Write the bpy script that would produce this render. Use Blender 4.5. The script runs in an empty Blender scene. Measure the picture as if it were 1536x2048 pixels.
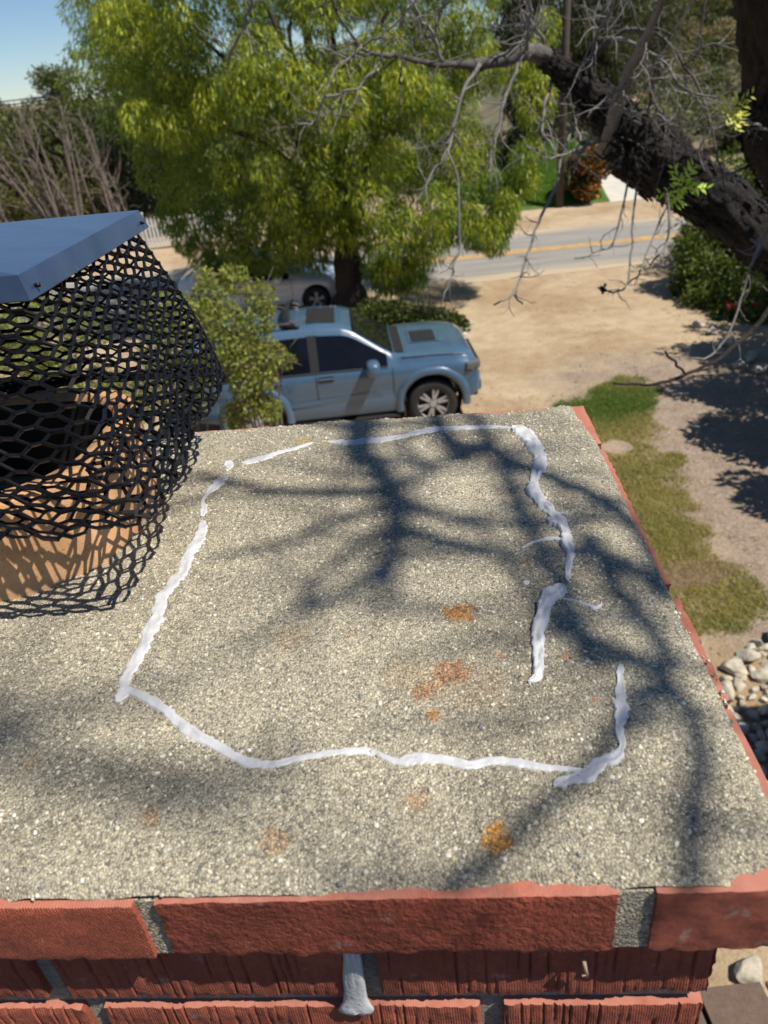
import bpy, bmesh, math, random
import numpy as np
from mathutils import Vector, Matrix, noise as mnoise

sc = bpy.context.scene
C = sc.collection
R = math.radians

# ------------------------------------------------------------------ camera
CAM = np.array([0.0, 0.0, 5.15])
FPX, PITCH, ROLL = 1480.0, R(31.0), R(6.0)
_fw = np.array([0, math.cos(PITCH), -math.sin(PITCH)])
_rt = np.array([1.0, 0, 0])
_dn = -np.cross(_rt, _fw)
_X = math.cos(ROLL) * _rt + math.sin(ROLL) * _dn
_D = -math.sin(ROLL) * _rt + math.cos(ROLL) * _dn
cam = bpy.data.cameras.new('camera')
cam.sensor_fit = 'VERTICAL'
cam.sensor_height = 34.6
cam.sensor_width = 34.6 * 0.75
cam.lens = FPX / 2048 * 34.6
cam.clip_start = 0.02
cam.clip_end = 3000
cam.dof.use_dof = True
cam.dof.focus_distance = 0.54
cam.dof.aperture_fstop = 12.0
cam_ob = bpy.data.objects.new('camera', cam)
C.objects.link(cam_ob)
m = Matrix.Identity(4)
for i in range(3):
    m[i][0] = _X[i]; m[i][1] = -_D[i]; m[i][2] = -_fw[i]; m[i][3] = CAM[i]
cam_ob.matrix_world = m
sc.camera = cam_ob

# ------------------------------------------------------------------ light
SUN = np.array([0.56, -0.29, 1.0]); SUN /= np.linalg.norm(SUN)
w = bpy.data.worlds.new('World'); sc.world = w; w.use_nodes = True
nt = w.node_tree; nt.nodes.clear()
sky = nt.nodes.new('ShaderNodeTexSky'); sky.sky_type = 'NISHITA'; sky.sun_disc = False
sky.sun_elevation = math.asin(SUN[2]); sky.sun_rotation = math.atan2(SUN[0], SUN[1])
sky.air_density = 0.8; sky.dust_density = 0.0; sky.ozone_density = 4.0; sky.altitude = 300
bg = nt.nodes.new('ShaderNodeBackground'); bg.inputs[1].default_value = 0.072
wo = nt.nodes.new('ShaderNodeOutputWorld')
tintn = nt.nodes.new('ShaderNodeMix'); tintn.data_type = 'RGBA'; tintn.blend_type = 'MULTIPLY'; tintn.inputs[0].default_value = 1.0
tintn.inputs[7].default_value = (.95, 1.0, 1.04, 1)   # the camera's daylight white balance
nt.links.new(sky.outputs[0], tintn.inputs[6]); nt.links.new(tintn.outputs[2], bg.inputs[0]); nt.links.new(bg.outputs[0], wo.inputs[0])
sl = bpy.data.lights.new('sun', 'SUN'); sl.energy = 5.0; sl.angle = R(0.53); sl.color = (1.0, 0.94, 0.84)
so = bpy.data.objects.new('sun', sl); C.objects.link(so)
so.rotation_euler = Vector(tuple(SUN)).to_track_quat('Z', 'Y').to_euler()
so.location = (6, -3, 14)
vs = sc.view_settings
vs.view_transform = 'Standard'; vs.look = 'None'; vs.gamma = 1.0; vs.exposure = 0.36
vs.use_curve_mapping = False
sc.cycles.max_bounces = 6
sc.cycles.transparent_max_bounces = 8
sc.cycles.use_denoising = True

rng = np.random.default_rng(7)
random.seed(7)

# ------------------------------------------------------------------ point helpers
def ray(px, py):
    v = (px - 768) / FPX * _X + (py - 1024) / FPX * _D + _fw
    return v / np.linalg.norm(v)
def onz(px, py, z):
    """the place at height z that the photograph shows at a pixel"""
    v = ray(px, py); return CAM + v * ((z - CAM[2]) / v[2])
def ony(px, py, Y):
    v = ray(px, py); return CAM + v * (Y / v[1])

def _hash(i, j, k, seed):
    v = np.sin(i * 127.1 + j * 311.7 + k * 74.7 + seed * 53.3) * 43758.5453
    return v - np.floor(v)
def vnoise(p, seed=0):
    p = np.asarray(p, float)
    f0 = np.floor(p); t = p - f0; t = t * t * (3 - 2 * t)
    out = 0
    for a in (0, 1):
        for b in (0, 1):
            for c in (0, 1):
                wgt = (t[..., 0] if a else 1 - t[..., 0]) * (t[..., 1] if b else 1 - t[..., 1]) * (t[..., 2] if c else 1 - t[..., 2])
                out = out + wgt * _hash(f0[..., 0] + a, f0[..., 1] + b, f0[..., 2] + c, seed)
    return out * 2 - 1
def fbm(p, seed=0, o=3):
    p = np.asarray(p, float); s = 0; a = 1.0
    for i in range(o):
        s = s + a * vnoise(p * 2 ** i, seed + i); a *= .5
    return s

# ------------------------------------------------------------------ object helpers
def tag(o, label=None, cat=None, group=None, kind=None):
    if label: o['label'] = label
    if cat: o['category'] = cat
    if group: o['group'] = group
    if kind: o['kind'] = kind
    return o
def empty(name, loc=(0, 0, 0), rz=0.0, label=None, cat=None, group=None):
    o = bpy.data.objects.new(name, None); C.objects.link(o)
    o.location = tuple(float(x) for x in loc); o.rotation_euler = (0, 0, rz); o.empty_display_size = 0.1
    return tag(o, label, cat, group)
def mesh(verts, faces, smooth=False, tint=None):
    me = bpy.data.meshes.new('m')
    verts = np.asarray(verts, np.float32)
    if isinstance(faces, np.ndarray):
        nf, k = faces.shape
        me.vertices.add(len(verts)); me.vertices.foreach_set('co', verts.ravel())
        me.loops.add(nf * k); me.loops.foreach_set('vertex_index', faces.astype(np.int32).ravel())
        me.polygons.add(nf); me.polygons.foreach_set('loop_start', np.arange(0, nf * k, k, dtype=np.int32))
        try: me.polygons.foreach_set('loop_total', np.full(nf, k, dtype=np.int32))
        except Exception: pass
        me.update(calc_edges=True)
    else:
        me.from_pydata([tuple(map(float, v)) for v in verts], [], [tuple(int(i) for i in f) for f in faces])
    me.validate()
    if smooth: me.polygons.foreach_set('use_smooth', np.ones(len(me.polygons), bool))
    if tint is not None and len(tint) == len(me.vertices):
        at = me.color_attributes.new('tint', 'FLOAT_COLOR', 'POINT')
        cc = np.ones((len(tint), 4), np.float32); cc[:, :3] = tint
        at.data.foreach_set('color', cc.ravel())
    return me
def add(name, me, mat, parent=None, world=False):
    """one mesh object; with world=True the vertices are in world space and are moved into the parent's space"""
    o = bpy.data.objects.new(name, me); me.name = name; C.objects.link(o)
    if mat is not None: me.materials.append(mat)
    if parent is not None:
        o.parent = parent
        if world:
            M = Matrix.Translation(parent.location) @ parent.rotation_euler.to_matrix().to_4x4()
            if parent.parent is not None:
                g = parent.parent
                M = Matrix.Translation(g.location) @ g.rotation_euler.to_matrix().to_4x4() @ M
            me.transform(M.inverted())
    return o

class MB:
    """collects shapes into one mesh"""
    def __init__(s): s.v = []; s.f = []; s.n = 0
    def put(s, v, f):
        v = np.asarray(v, float); s.v.append(v)
        for q in f: s.f.append([i + s.n for i in q])
        s.n += len(v)
    def box(s, c, d, rot=None, taper=1.0):
        c = np.array(c, float); hx, hy, hz = np.array(d, float) / 2
        v = np.array([(x * (taper if z > 0 else 1), y * (taper if z > 0 else 1), z) for z in (-hz, hz) for y in (-hy, hy) for x in (-hx, hx)])
        if rot is not None: v = v @ np.array(rot).T
        s.put(v + c, [(0, 2, 3, 1), (4, 5, 7, 6), (0, 1, 5, 4), (2, 6, 7, 3), (0, 4, 6, 2), (1, 3, 7, 5)])
    def tube(s, pts, rad, n=6, cap=True, wob=0, seed=0):
        pts = np.asarray(pts, float); k = len(pts)
        rad = np.broadcast_to(np.asarray(rad, float), (k,))
        t = np.gradient(pts, axis=0); t /= np.linalg.norm(t, axis=1)[:, None] + 1e-9
        ref = np.array([0.31, 0.17, 0.93])
        a = np.cross(t, ref); a /= np.linalg.norm(a, axis=1)[:, None] + 1e-9
        b = np.cross(t, a)
        ang = np.arange(n) * 2 * math.pi / n
        rr = rad[:, None] * np.ones(n)
        if wob:
            rr = rr * (1 + wob * vnoise(np.stack([np.cos(ang)[None, :] * 1.7 + 0 * rr, np.sin(ang)[None, :] * 1.7 + 0 * rr, np.arange(k)[:, None] * .55 + 0 * rr], -1), seed))
        v = pts[:, None, :] + rr[..., None] * (np.cos(ang)[None, :, None] * a[:, None, :] + np.sin(ang)[None, :, None] * b[:, None, :])
        f = [(i * n + j, i * n + (j + 1) % n, (i + 1) * n + (j + 1) % n, (i + 1) * n + j) for i in range(k - 1) for j in range(n)]
        if cap: f += [tuple(range(n - 1, -1, -1)), tuple((k - 1) * n + j for j in range(n))]
        s.put(v.reshape(-1, 3), f)
    def lathe(s, prof, n=24, axis='y', c=(0, 0, 0)):
        prof = np.asarray(prof, float); k = len(prof); ang = np.arange(n) * 2 * math.pi / n
        r = prof[:, 0][:, None]; h = prof[:, 1][:, None] + 0 * ang
        if axis == 'y': v = np.stack([r * np.cos(ang), h, r * np.sin(ang)], -1)
        else: v = np.stack([r * np.cos(ang), r * np.sin(ang), h], -1)
        f = [(i * n + j, i * n + (j + 1) % n, (i + 1) * n + (j + 1) % n, (i + 1) * n + j) for i in range(k - 1) for j in range(n)]
        s.put(v.reshape(-1, 3) + np.array(c), f)
    def grid(s, V):
        V = np.asarray(V, float); a, b = V.shape[:2]
        s.put(V.reshape(-1, 3), [(i * b + j, i * b + j + 1, (i + 1) * b + j + 1, (i + 1) * b + j) for i in range(a - 1) for j in range(b - 1)])
    def build(s, name, mat, parent=None, world=False, smooth=False):
        return add(name, mesh(np.concatenate(s.v), s.f, smooth), mat, parent, world)

def catmull(P, n=6):
    P = np.asarray(P, float)
    Q = np.vstack([2 * P[0] - P[1], P, 2 * P[-1] - P[-2]])
    out = []
    for i in range(1, len(Q) - 2):
        for t in np.linspace(0, 1, n, endpoint=False):
            a, b, c, d = Q[i - 1], Q[i], Q[i + 1], Q[i + 2]
            out.append(.5 * ((2 * b) + (c - a) * t + (2 * a - 5 * b + 4 * c - d) * t * t + (3 * b - a - 3 * c + d) * t ** 3))
    out.append(P[-1]); return np.array(out)

def sharp(me, deg=35):
    me.polygons.foreach_set('use_smooth', np.ones(len(me.polygons), bool))
    try: me.set_sharp_from_angle(angle=R(deg))
    except Exception: pass
    return me
def bevel(o, wd, seg=2):
    b = o.modifiers.new('b', 'BEVEL'); b.width = wd; b.segments = seg; b.limit_method = 'ANGLE'
    return o

# ------------------------------------------------------------------ materials
def new_mat(name):
    M = bpy.data.materials.new(name); M.use_nodes = True
    t = M.node_tree; p = t.nodes['Principled BSDF']
    return M, t, p
def N(t, typ, **kw):
    n = t.nodes.new(typ)
    for k, v in kw.items():
        if k.startswith('i_'): n.inputs[int(k[2:])].default_value = v
        else: setattr(n, k, v)
    return n
def ramp(t, src, stops, interp='LINEAR'):
    r = t.nodes.new('ShaderNodeValToRGB'); r.color_ramp.interpolation = interp
    e = r.color_ramp.elements
    while len(e) < len(stops): e.new(0.5)
    for i, (p, c) in enumerate(stops):
        e[i].position = p; e[i].color = (*c, 1) if len(c) == 3 else c
    t.links.new(src, r.inputs[0]); return r.outputs[0]
def mixc(t, fac, a, b, mode='MIX'):
    n = t.nodes.new('ShaderNodeMix'); n.data_type = 'RGBA'; n.blend_type = mode
    for s, v in ((n.inputs[0], fac), (n.inputs[6], a), (n.inputs[7], b)):
        if hasattr(v, 'is_output') or hasattr(v, 'links'): t.links.new(v, s)
        elif isinstance(v, (int, float)): s.default_value = v
        else: s.default_value = (*v, 1)
    return n.outputs[2]
def coord(t, which='Object', scale=None):
    tc = t.nodes.new('ShaderNodeTexCoord'); o = tc.outputs[which]
    if scale is not None:
        mp = t.nodes.new('ShaderNodeMapping'); mp.inputs['Scale'].default_value = scale
        t.links.new(o, mp.inputs[0]); o = mp.outputs[0]
    return o
def position(t):
    return t.nodes.new('ShaderNodeNewGeometry').outputs['Position']
def noise(t, vec, scale, detail=4, rough=.55, dist=0):
    n = t.nodes.new('ShaderNodeTexNoise'); n.inputs['Scale'].default_value = scale; n.inputs['Detail'].default_value = detail
    n.inputs['Roughness'].default_value = rough; n.inputs['Distortion'].default_value = dist
    t.links.new(vec, n.inputs['Vector']); return n.outputs['Fac']
def bump(t, p, h, strength=.5, dist=.01):
    b = t.nodes.new('ShaderNodeBump'); b.inputs['Strength'].default_value = strength; b.inputs['Distance'].default_value = dist
    t.links.new(h, b.inputs['Height']); t.links.new(b.outputs[0], p.inputs['Normal']); return b
def plain(name, col, rough=.6, metal=0, var=.12, nscale=6, coat=0, bumpd=0, bscale=60):
    M, t, p = new_mat(name)
    c = position(t)
    f = noise(t, c, nscale, 5)
    a = tuple(x * (1 - var) for x in col); b = tuple(min(1, x * (1 + var)) for x in col)
    t.links.new(ramp(t, f, [(.3, a), (.7, b)]), p.inputs['Base Color'])
    p.inputs['Roughness'].default_value = rough; p.inputs['Metallic'].default_value = metal
    if coat: p.inputs['Coat Weight'].default_value = coat; p.inputs['Coat Roughness'].default_value = .04
    if bumpd: bump(t, p, noise(t, c, bscale, 4), .6, bumpd)
    return M
def leaf_mat(name, col, trans=.45, rough=.5, spec=.35):
    """leaf tint from the mesh's own per-leaf colour, light passing through the blade"""
    M, t, p = new_mat(name)
    at = N(t, 'ShaderNodeAttribute', attribute_name='tint')
    c = mixc(t, 1.0, at.outputs[0], col, 'MULTIPLY')
    t.links.new(c, p.inputs['Base Color']); p.inputs['Roughness'].default_value = rough
    p.inputs['Specular IOR Level'].default_value = spec
    tr = t.nodes.new('ShaderNodeBsdfTranslucent')
    hs = t.nodes.new('ShaderNodeMix'); hs.data_type = 'RGBA'; hs.blend_type = 'MULTIPLY'; hs.inputs[0].default_value = 1
    t.links.new(c, hs.inputs[6]); hs.inputs[7].default_value = (1.25, 1.15, .5, 1)
    t.links.new(hs.outputs[2], tr.inputs[0])
    mx = t.nodes.new('ShaderNodeMixShader'); mx.inputs[0].default_value = trans
    t.links.new(p.outputs[0], mx.inputs[1]); t.links.new(tr.outputs[0], mx.inputs[2])
    t.links.new(mx.outputs[0], t.nodes['Material Output'].inputs[0])
    return M
def bark_mat(name, a, b, scale=30, d=.01):
    M, t, p = new_mat(name)
    c = position(t)
    f = noise(t, c, scale, 8, .7, .6); g = noise(t, c, scale * .22, 4)
    col = mixc(t, g, ramp(t, f, [(.35, a), (.65, b)]), tuple(x * .7 for x in a))
    t.links.new(col, p.inputs['Base Color']); p.inputs['Roughness'].default_value = .9
    bump(t, p, f, .9, d)
    return M

MT = {}
# sandy ground with a gravel yard on the right of the lawn, tyre-worn patches
def ground_mat():
    M, t, p = new_mat('sandy_dirt')
    P = position(t)
    sx = N(t, 'ShaderNodeSeparateXYZ'); t.links.new(P, sx.inputs[0])
    big = noise(t, P, .35, 5, .6); mid = noise(t, P, 2.6, 6, .65); fine = noise(t, P, 28, 5, .7)
    sand = ramp(t, mid, [(.25, (.36, .265, .165)), (.5, (.47, .36, .235)), (.75, (.55, .435, .30))])
    worn = ramp(t, big, [(.40, (.72, .64, .54)), (.56, (1, 1, 1))])
    sand = mixc(t, .8, sand, worn, 'MULTIPLY')
    speck = ramp(t, fine, [(.32, (.55, .5, .45)), (.45, (1, 1, 1)), (.70, (1.12, 1.1, 1.06))])
    sand = mixc(t, .8, sand, speck, 'MULTIPLY')
    vor = N(t, 'ShaderNodeTexVoronoi'); vor.inputs['Scale'].default_value = 34; t.links.new(P, vor.inputs['Vector'])
    vg = N(t, 'ShaderNodeSeparateColor'); t.links.new(vor.outputs['Color'], vg.inputs[0])
    grav = ramp(t, vg.outputs[0], [(0, (.17, .125, .09)), (.5, (.31, .24, .18)), (1, (.48, .39, .30))])
    gm = ramp(t, mid, [(.3, (.21, .155, .115)), (.7, (.37, .285, .215))])
    grav = mixc(t, .5, grav, gm)
    # the gravel yard lies right of the lawn and short of the sandy drive
    def edge(axis, sign, at, soft):
        e = N(t, 'ShaderNodeMath', operation='MULTIPLY_ADD'); t.links.new(sx.outputs[axis], e.inputs[0]); e.inputs[1].default_value = sign / soft; e.inputs[2].default_value = -sign * at / soft - .9
        f = N(t, 'ShaderNodeMath', operation='MULTIPLY_ADD'); t.links.new(wob, f.inputs[0]); f.inputs[1].default_value = 2.8; t.links.new(e.outputs[0], f.inputs[2]); f.use_clamp = True
        return f.outputs[0]
    wob = noise(t, P, .8, 5, .6)
    mm = N(t, 'ShaderNodeMath', operation='MULTIPLY'); t.links.new(edge(0, 1, 3.3, 1.0), mm.inputs[0]); t.links.new(edge(1, -1, 13.2, 1.6), mm.inputs[1])
    mask = mm.outputs[0]
    col = mixc(t, mask, sand, grav)
    # beyond the street the land is covered in dry scrub
    fr = N(t, 'ShaderNodeMapRange'); fr.inputs[1].default_value = 31; fr.inputs[2].default_value = 44; t.links.new(sx.outputs[1], fr.inputs[0])
    scrub = ramp(t, noise(t, P, .22, 6, .7), [(.35, (.07, .075, .035)), (.5, (.14, .125, .065)), (.68, (.27, .205, .13))])
    col = mixc(t, fr.outputs[0], col, scrub)
    t.links.new(col, p.inputs['Base Color']); p.inputs['Roughness'].default_value = .95
    ad = N(t, 'ShaderNodeMath', operation='ADD'); t.links.new(fine, ad.inputs[0]); t.links.new(mid, ad.inputs[1])
    bump(t, p, ad.outputs[0], .8, .05)
    return M
MT['ground'] = ground_mat()
def asphalt():
    M, t, p = new_mat('worn_asphalt')
    P = position(t)
    mp = N(t, 'ShaderNodeMapping'); mp.inputs['Scale'].default_value = (.35, 2.2, 1); t.links.new(P, mp.inputs[0])
    s = noise(t, mp.outputs[0], 1.0, 6, .6); f = noise(t, P, 60, 3, .7)
    c = ramp(t, s, [(.3, (.21, .20, .18)), (.55, (.27, .255, .23)), (.75, (.34, .315, .275))])
    c = mixc(t, .5, c, ramp(t, f, [(.3, (.6, .6, .6)), (.7, (1.2, 1.2, 1.2))]), 'MULTIPLY')
    sp = N(t, 'ShaderNodeSeparateXYZ'); t.links.new(P, sp.inputs[0])
    off = N(t, 'ShaderNodeMath', operation='SUBTRACT'); t.links.new(sp.outputs[1], off.inputs[0]); off.inputs[1].default_value = 22.82
    ab = N(t, 'ShaderNodeMath', operation='ABSOLUTE'); t.links.new(off.outputs[0], ab.inputs[0])
    nz = noise(t, mp.outputs[0], 1.6, 5, .65)
    ed = N(t, 'ShaderNodeMath', operation='MULTIPLY_ADD'); t.links.new(nz, ed.inputs[0]); ed.inputs[1].default_value = 1.6; t.links.new(ab.outputs[0], ed.inputs[2])
    fm = N(t, 'ShaderNodeMapRange'); fm.inputs[1].default_value = 2.75; fm.inputs[2].default_value = 3.75; t.links.new(ed.outputs[0], fm.inputs[0])
    c = mixc(t, fm.outputs[0], c, (.46, .36, .24))
    t.links.new(c, p.inputs['Base Color']); p.inputs['Roughness'].default_value = .85
    bump(t, p, f, .4, .01); return M
MT['asphalt'] = asphalt()
MT['yellow'] = plain('yellow_road_paint', (.62, .33, .035), .7, var=.3, nscale=5)
MT['concrete'] = plain('pale_concrete', (.52, .49, .43), .85, var=.12, nscale=2)
MT['white_paint'] = plain('weathered_white_paint', (.62, .62, .60), .6, var=.1, nscale=8)
MT['wood_pole'] = bark_mat('pole_wood', (.045, .033, .026), (.10, .078, .062), 14, .004)
MT['bark_dark'] = bark_mat('dark_fissured_bark', (.008, .006, .005), (.07, .055, .047), 55, .04)
MT['bark_twig'] = bark_mat('pale_twig_bark', (.17, .155, .14), (.34, .315, .295), 60, .002)
MT['bark_branch'] = bark_mat('grey_branch_bark', (.06, .052, .047), (.21, .19, .175), 40, .006)
MT['bark_mid'] = bark_mat('brown_bark', (.026, .019, .015), (.075, .056, .043), 16, .04)
MT['bark_grey'] = bark_mat('grey_brown_stem', (.12, .095, .08), (.26, .215, .185), 18, .01)
MT['leaf_big'] = leaf_mat('narrow_green_leaf', (1, 1, 1), .40, .42, .5)
MT['leaf_dark'] = leaf_mat('dark_evergreen_leaf', (1, 1, 1), .15, .55)
MT['leaf_shrub'] = leaf_mat('shrub_leaf', (1, 1, 1), .35, .5)
MT['grass'] = leaf_mat('grass_blade', (1, 1, 1), .35, .6, .2)
MT['rock'] = plain('cream_rock', (.46, .415, .33), .85, var=.4, nscale=7, bumpd=.02, bscale=25)

# ------------------------------------------------------------------ setting
def sheet(name, pts, z, mat, parent=None):
    b = bmesh.new(); vsx = [b.verts.new((x, y, z)) for x, y in pts]; b.faces.new(vsx)
    bmesh.ops.triangulate(b, faces=b.faces[:]); me = bpy.data.meshes.new(name); b.to_mesh(me); b.free()
    return add(name, me, mat, parent)
# ground: one sheet to the horizon, rising into a hill on the far right
gx = np.concatenate([np.linspace(-1500, -60, 10), np.linspace(-50, 90, 57), np.linspace(120, 1500, 10)])
gy = np.concatenate([np.linspace(-300, -20, 5), np.linspace(-15, 140, 63), np.linspace(170, 2600, 12)])
GX, GY = np.meshgrid(gx, gy, indexing='ij')
def ground_z(x, y):
    r = np.clip((y - 36) / 45, 0, 1); s = np.clip((x - 9 - 0.03 * (y - 36)) / 22, 0, 1)
    r = r * r * (3 - 2 * r); s = s * s * (3 - 2 * s)
    z = 7.2 * r * s
    d = np.clip((y - 30) / 40, 0, 1)
    return z - 1.2 * d * (1 - s)
GZ = ground_z(GX, GY)
mb = MB(); mb.grid(np.stack([GX, GY, GZ], -1).transpose(1, 0, 2))
tag(mb.build('ground', MT['ground'], smooth=True), kind='structure')
road = sheet('road', [(-120, 20.0), (-40, 20.0), (-6, 19.9), (0, 19.95), (5, 19.85), (12, 20.1), (60, 20.0), (120, 20), (120, 25.7), (40, 25.7), (10, 25.55), (4, 25.75), (-8, 25.6), (-60, 25.7), (-120, 25.7)], .006, MT['asphalt'])
tag(road, kind='structure')
for yy in (22.70, 22.95):
    sheet('painted_line', [(-120, yy), (120, yy - .12), (120, yy), (-120, yy + .12)], .011, MT['yellow'], road)
tag(sheet('driveway', [(9.6, 29.2), (14.5, 29.0), (13.6, 36.5), (10.6, 36.5)], .012, MT['concrete']), kind='structure')

# ------------------------------------------------------------------ leaves
def leaf_cloud(name, centers, radii, n, size, aspect, mat, parent, tint_a, tint_b, droop=0.0, seed=1, curl=.25, shell=0.0, world=True, flat=0.0, acc=None):
    """n separate leaf blades scattered in clumps; each blade is two triangles folded along its midrib"""
    r = np.random.default_rng(seed)
    centers = np.asarray(centers, float); radii = np.asarray(radii, float)
    if radii.ndim == 1: radii = np.repeat(radii[:, None], 3, 1)
    wgt = radii.prod(1) ** (2 / 3); wgt /= wgt.sum()
    ci = r.choice(len(centers), n, p=wgt)
    d = r.normal(size=(n, 3)); d /= np.linalg.norm(d, axis=1)[:, None]
    rad = r.random(n) ** (1 / 3); rad = shell + (1 - shell) * rad
    pos = centers[ci] + d * rad[:, None] * radii[ci]
    ax = r.normal(size=(n, 3)) * (1 - .35 * droop) + d * .7; ax[:, 2] -= droop * 2.2
    ax /= np.linalg.norm(ax, axis=1)[:, None]
    sd = np.cross(ax, r.normal(size=(n, 3)) + np.array([0, 0, flat * 3])); sd /= np.linalg.norm(sd, axis=1)[:, None] + 1e-9
    nm = np.cross(ax, sd)
    L = size * (0.6 + .8 * r.random(n)); W = L * aspect
    V = np.empty((n, 4, 3))
    V[:, 0] = pos; V[:, 1] = pos + ax * (L * .5)[:, None] + sd * (W * .5)[:, None] + nm * (curl * W)[:, None]
    V[:, 2] = pos + ax * L[:, None]; V[:, 3] = pos + ax * (L * .5)[:, None] - sd * (W * .5)[:, None] + nm * (curl * W)[:, None]
    b = (np.arange(n) * 4)[:, None]
    F = np.concatenate([b + np.array([0, 1, 2]), b + np.array([0, 2, 3])])
    cl = r.random(len(centers))[ci] * .6 + r.random(n) * .4
    T = np.asarray(tint_a)[None] * (1 - cl)[:, None] + np.asarray(tint_b)[None] * cl[:, None]
    T = np.repeat(T * (0.75 + .5 * r.random(n))[:, None], 4, 0)
    if acc is not None:
        acc.append((V.reshape(-1, 3), F, T)); return None
    return add(name, mesh(V.reshape(-1, 3), F, tint=T), mat, parent, world)
def merge_clouds(name, acc, mat, parent):
    off = 0; Vs, Fs, Ts = [], [], []
    for V, F, T in acc:
        Vs.append(V); Fs.append(F + off); Ts.append(T); off += len(V)
    return add(name, mesh(np.concatenate(Vs), np.concatenate(Fs), tint=np.concatenate(Ts)), mat, parent, True)
def clumps(center, rad, n, rmin, rmax, seed, keep=None, hollow=.35):
    r = np.random.default_rng(seed); out = []; rr = []
    while len(out) < n:
        d = r.normal(size=3); d /= np.linalg.norm(d)
        q = (hollow + (1 - hollow) * r.random() ** .5)
        p = np.array(center) + d * q * np.array(rad)
        if keep is None or keep(p):
            out.append(p); s = rmin + (rmax - rmin) * r.random(); rr.append((s, s, s * .8))
    return np.array(out), np.array(rr)

def simple_tree(name, base, h, crown_c, crown_r, label, cat, mat, n, size, aspect, ta, tb, seed, nclump=40, cr=(.5, 1.0), bark='bark_mid', tr=.16, droop=.2, group=None, shell=.2, hollow=.35):
    base = np.array(base, float); crown_c = np.array(crown_c, float)
    t = empty(name, base, 0, label, cat, group)
    k = MB(); r = np.random.default_rng(seed)
    top = crown_c + np.array([0, 0, crown_r[2] * .3])
    k.tube(catmull([base, base * .6 + top * .4 + [.1, 0, 0], top], 5), np.linspace(tr, tr * .3, 11), 8, wob=.2, seed=seed)
    cc, rr = clumps(crown_c, crown_r, nclump, cr[0], cr[1], seed, hollow=hollow)
    for i in range(min(10, nclump)):
        q = base * .45 + top * .55 + r.normal(size=3) * .1
        k.tube(catmull([q, (q + cc[i]) / 2 + r.normal(size=3) * .15, cc[i]], 4), np.linspace(tr * .35, .015, 9), 5)
    k.build('trunk', MT[bark], t, True, True)
    leaf_cloud('crown', cc, rr, n, size, aspect, MT[mat], t, ta, tb, droop, seed, shell=shell)
    return t

def shrub(name, base, rad, h, label, n, size, aspect, ta, tb, seed, mat='leaf_shrub', group=None, nclump=16, flowers=None, cat='shrub', droop=0.0):
    base = np.array(base, float); r = np.random.default_rng(seed)
    t = empty(name, base, 0, label, cat, group)
    cc, rr = clumps(base + np.array([0, 0, h * .55]), (rad * .8, rad * .8, h * .45), nclump, min(rad, h) * .25, min(rad, h) * .48, seed, hollow=.15)
    k = MB()
    for i in range(min(9, nclump)):
        k.tube(catmull([base + r.normal(size=3) * [.06, .06, 0], (base + cc[i]) / 2 + r.normal(size=3) * .06, cc[i]], 4), np.linspace(.025, .008, 9), 5)
    k.build('stem', MT['bark_grey'], t, True, True)
    leaf_cloud('foliage', cc, rr, n, size, aspect, MT[mat], t, ta, tb, droop, seed, shell=.25)
    if flowers:
        fn, fs, fa, fb, fm = flowers
        leaf_cloud('blossom', cc, rr * 1.05, fn, fs, .9, fm, t, fa, fb, 0, seed + 5, shell=.75)
    return t

# ================================================================== CHIMNEY
Z0 = 5.15 - .297                       # top of the cap bricks
CH_A = R(-5.1)
U = np.array([math.cos(CH_A), math.sin(CH_A), 0]); V = np.array([-math.sin(CH_A), math.cos(CH_A), 0])
C0 = np.array([.158, .166, Z0])        # front right corner of the cap course
DEP, WID = .489, .92
def ch(u, v, z): return C0 + np.multiply.outer(np.asarray(u, float), U) + np.multiply.outer(np.asarray(v, float), V) + np.multiply.outer(np.asarray(z, float), np.array([0, 0, 1.0]))
def to_uv(p):
    d = np.asarray(p) - C0; return d @ U, d @ V
chim = empty('chimney', (C0 - U * WID / 2 + V * DEP / 2) * [1, 1, 0], CH_A, 'red brick chimney top with a grey exposed aggregate crown and clay flue', 'chimney')

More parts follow.
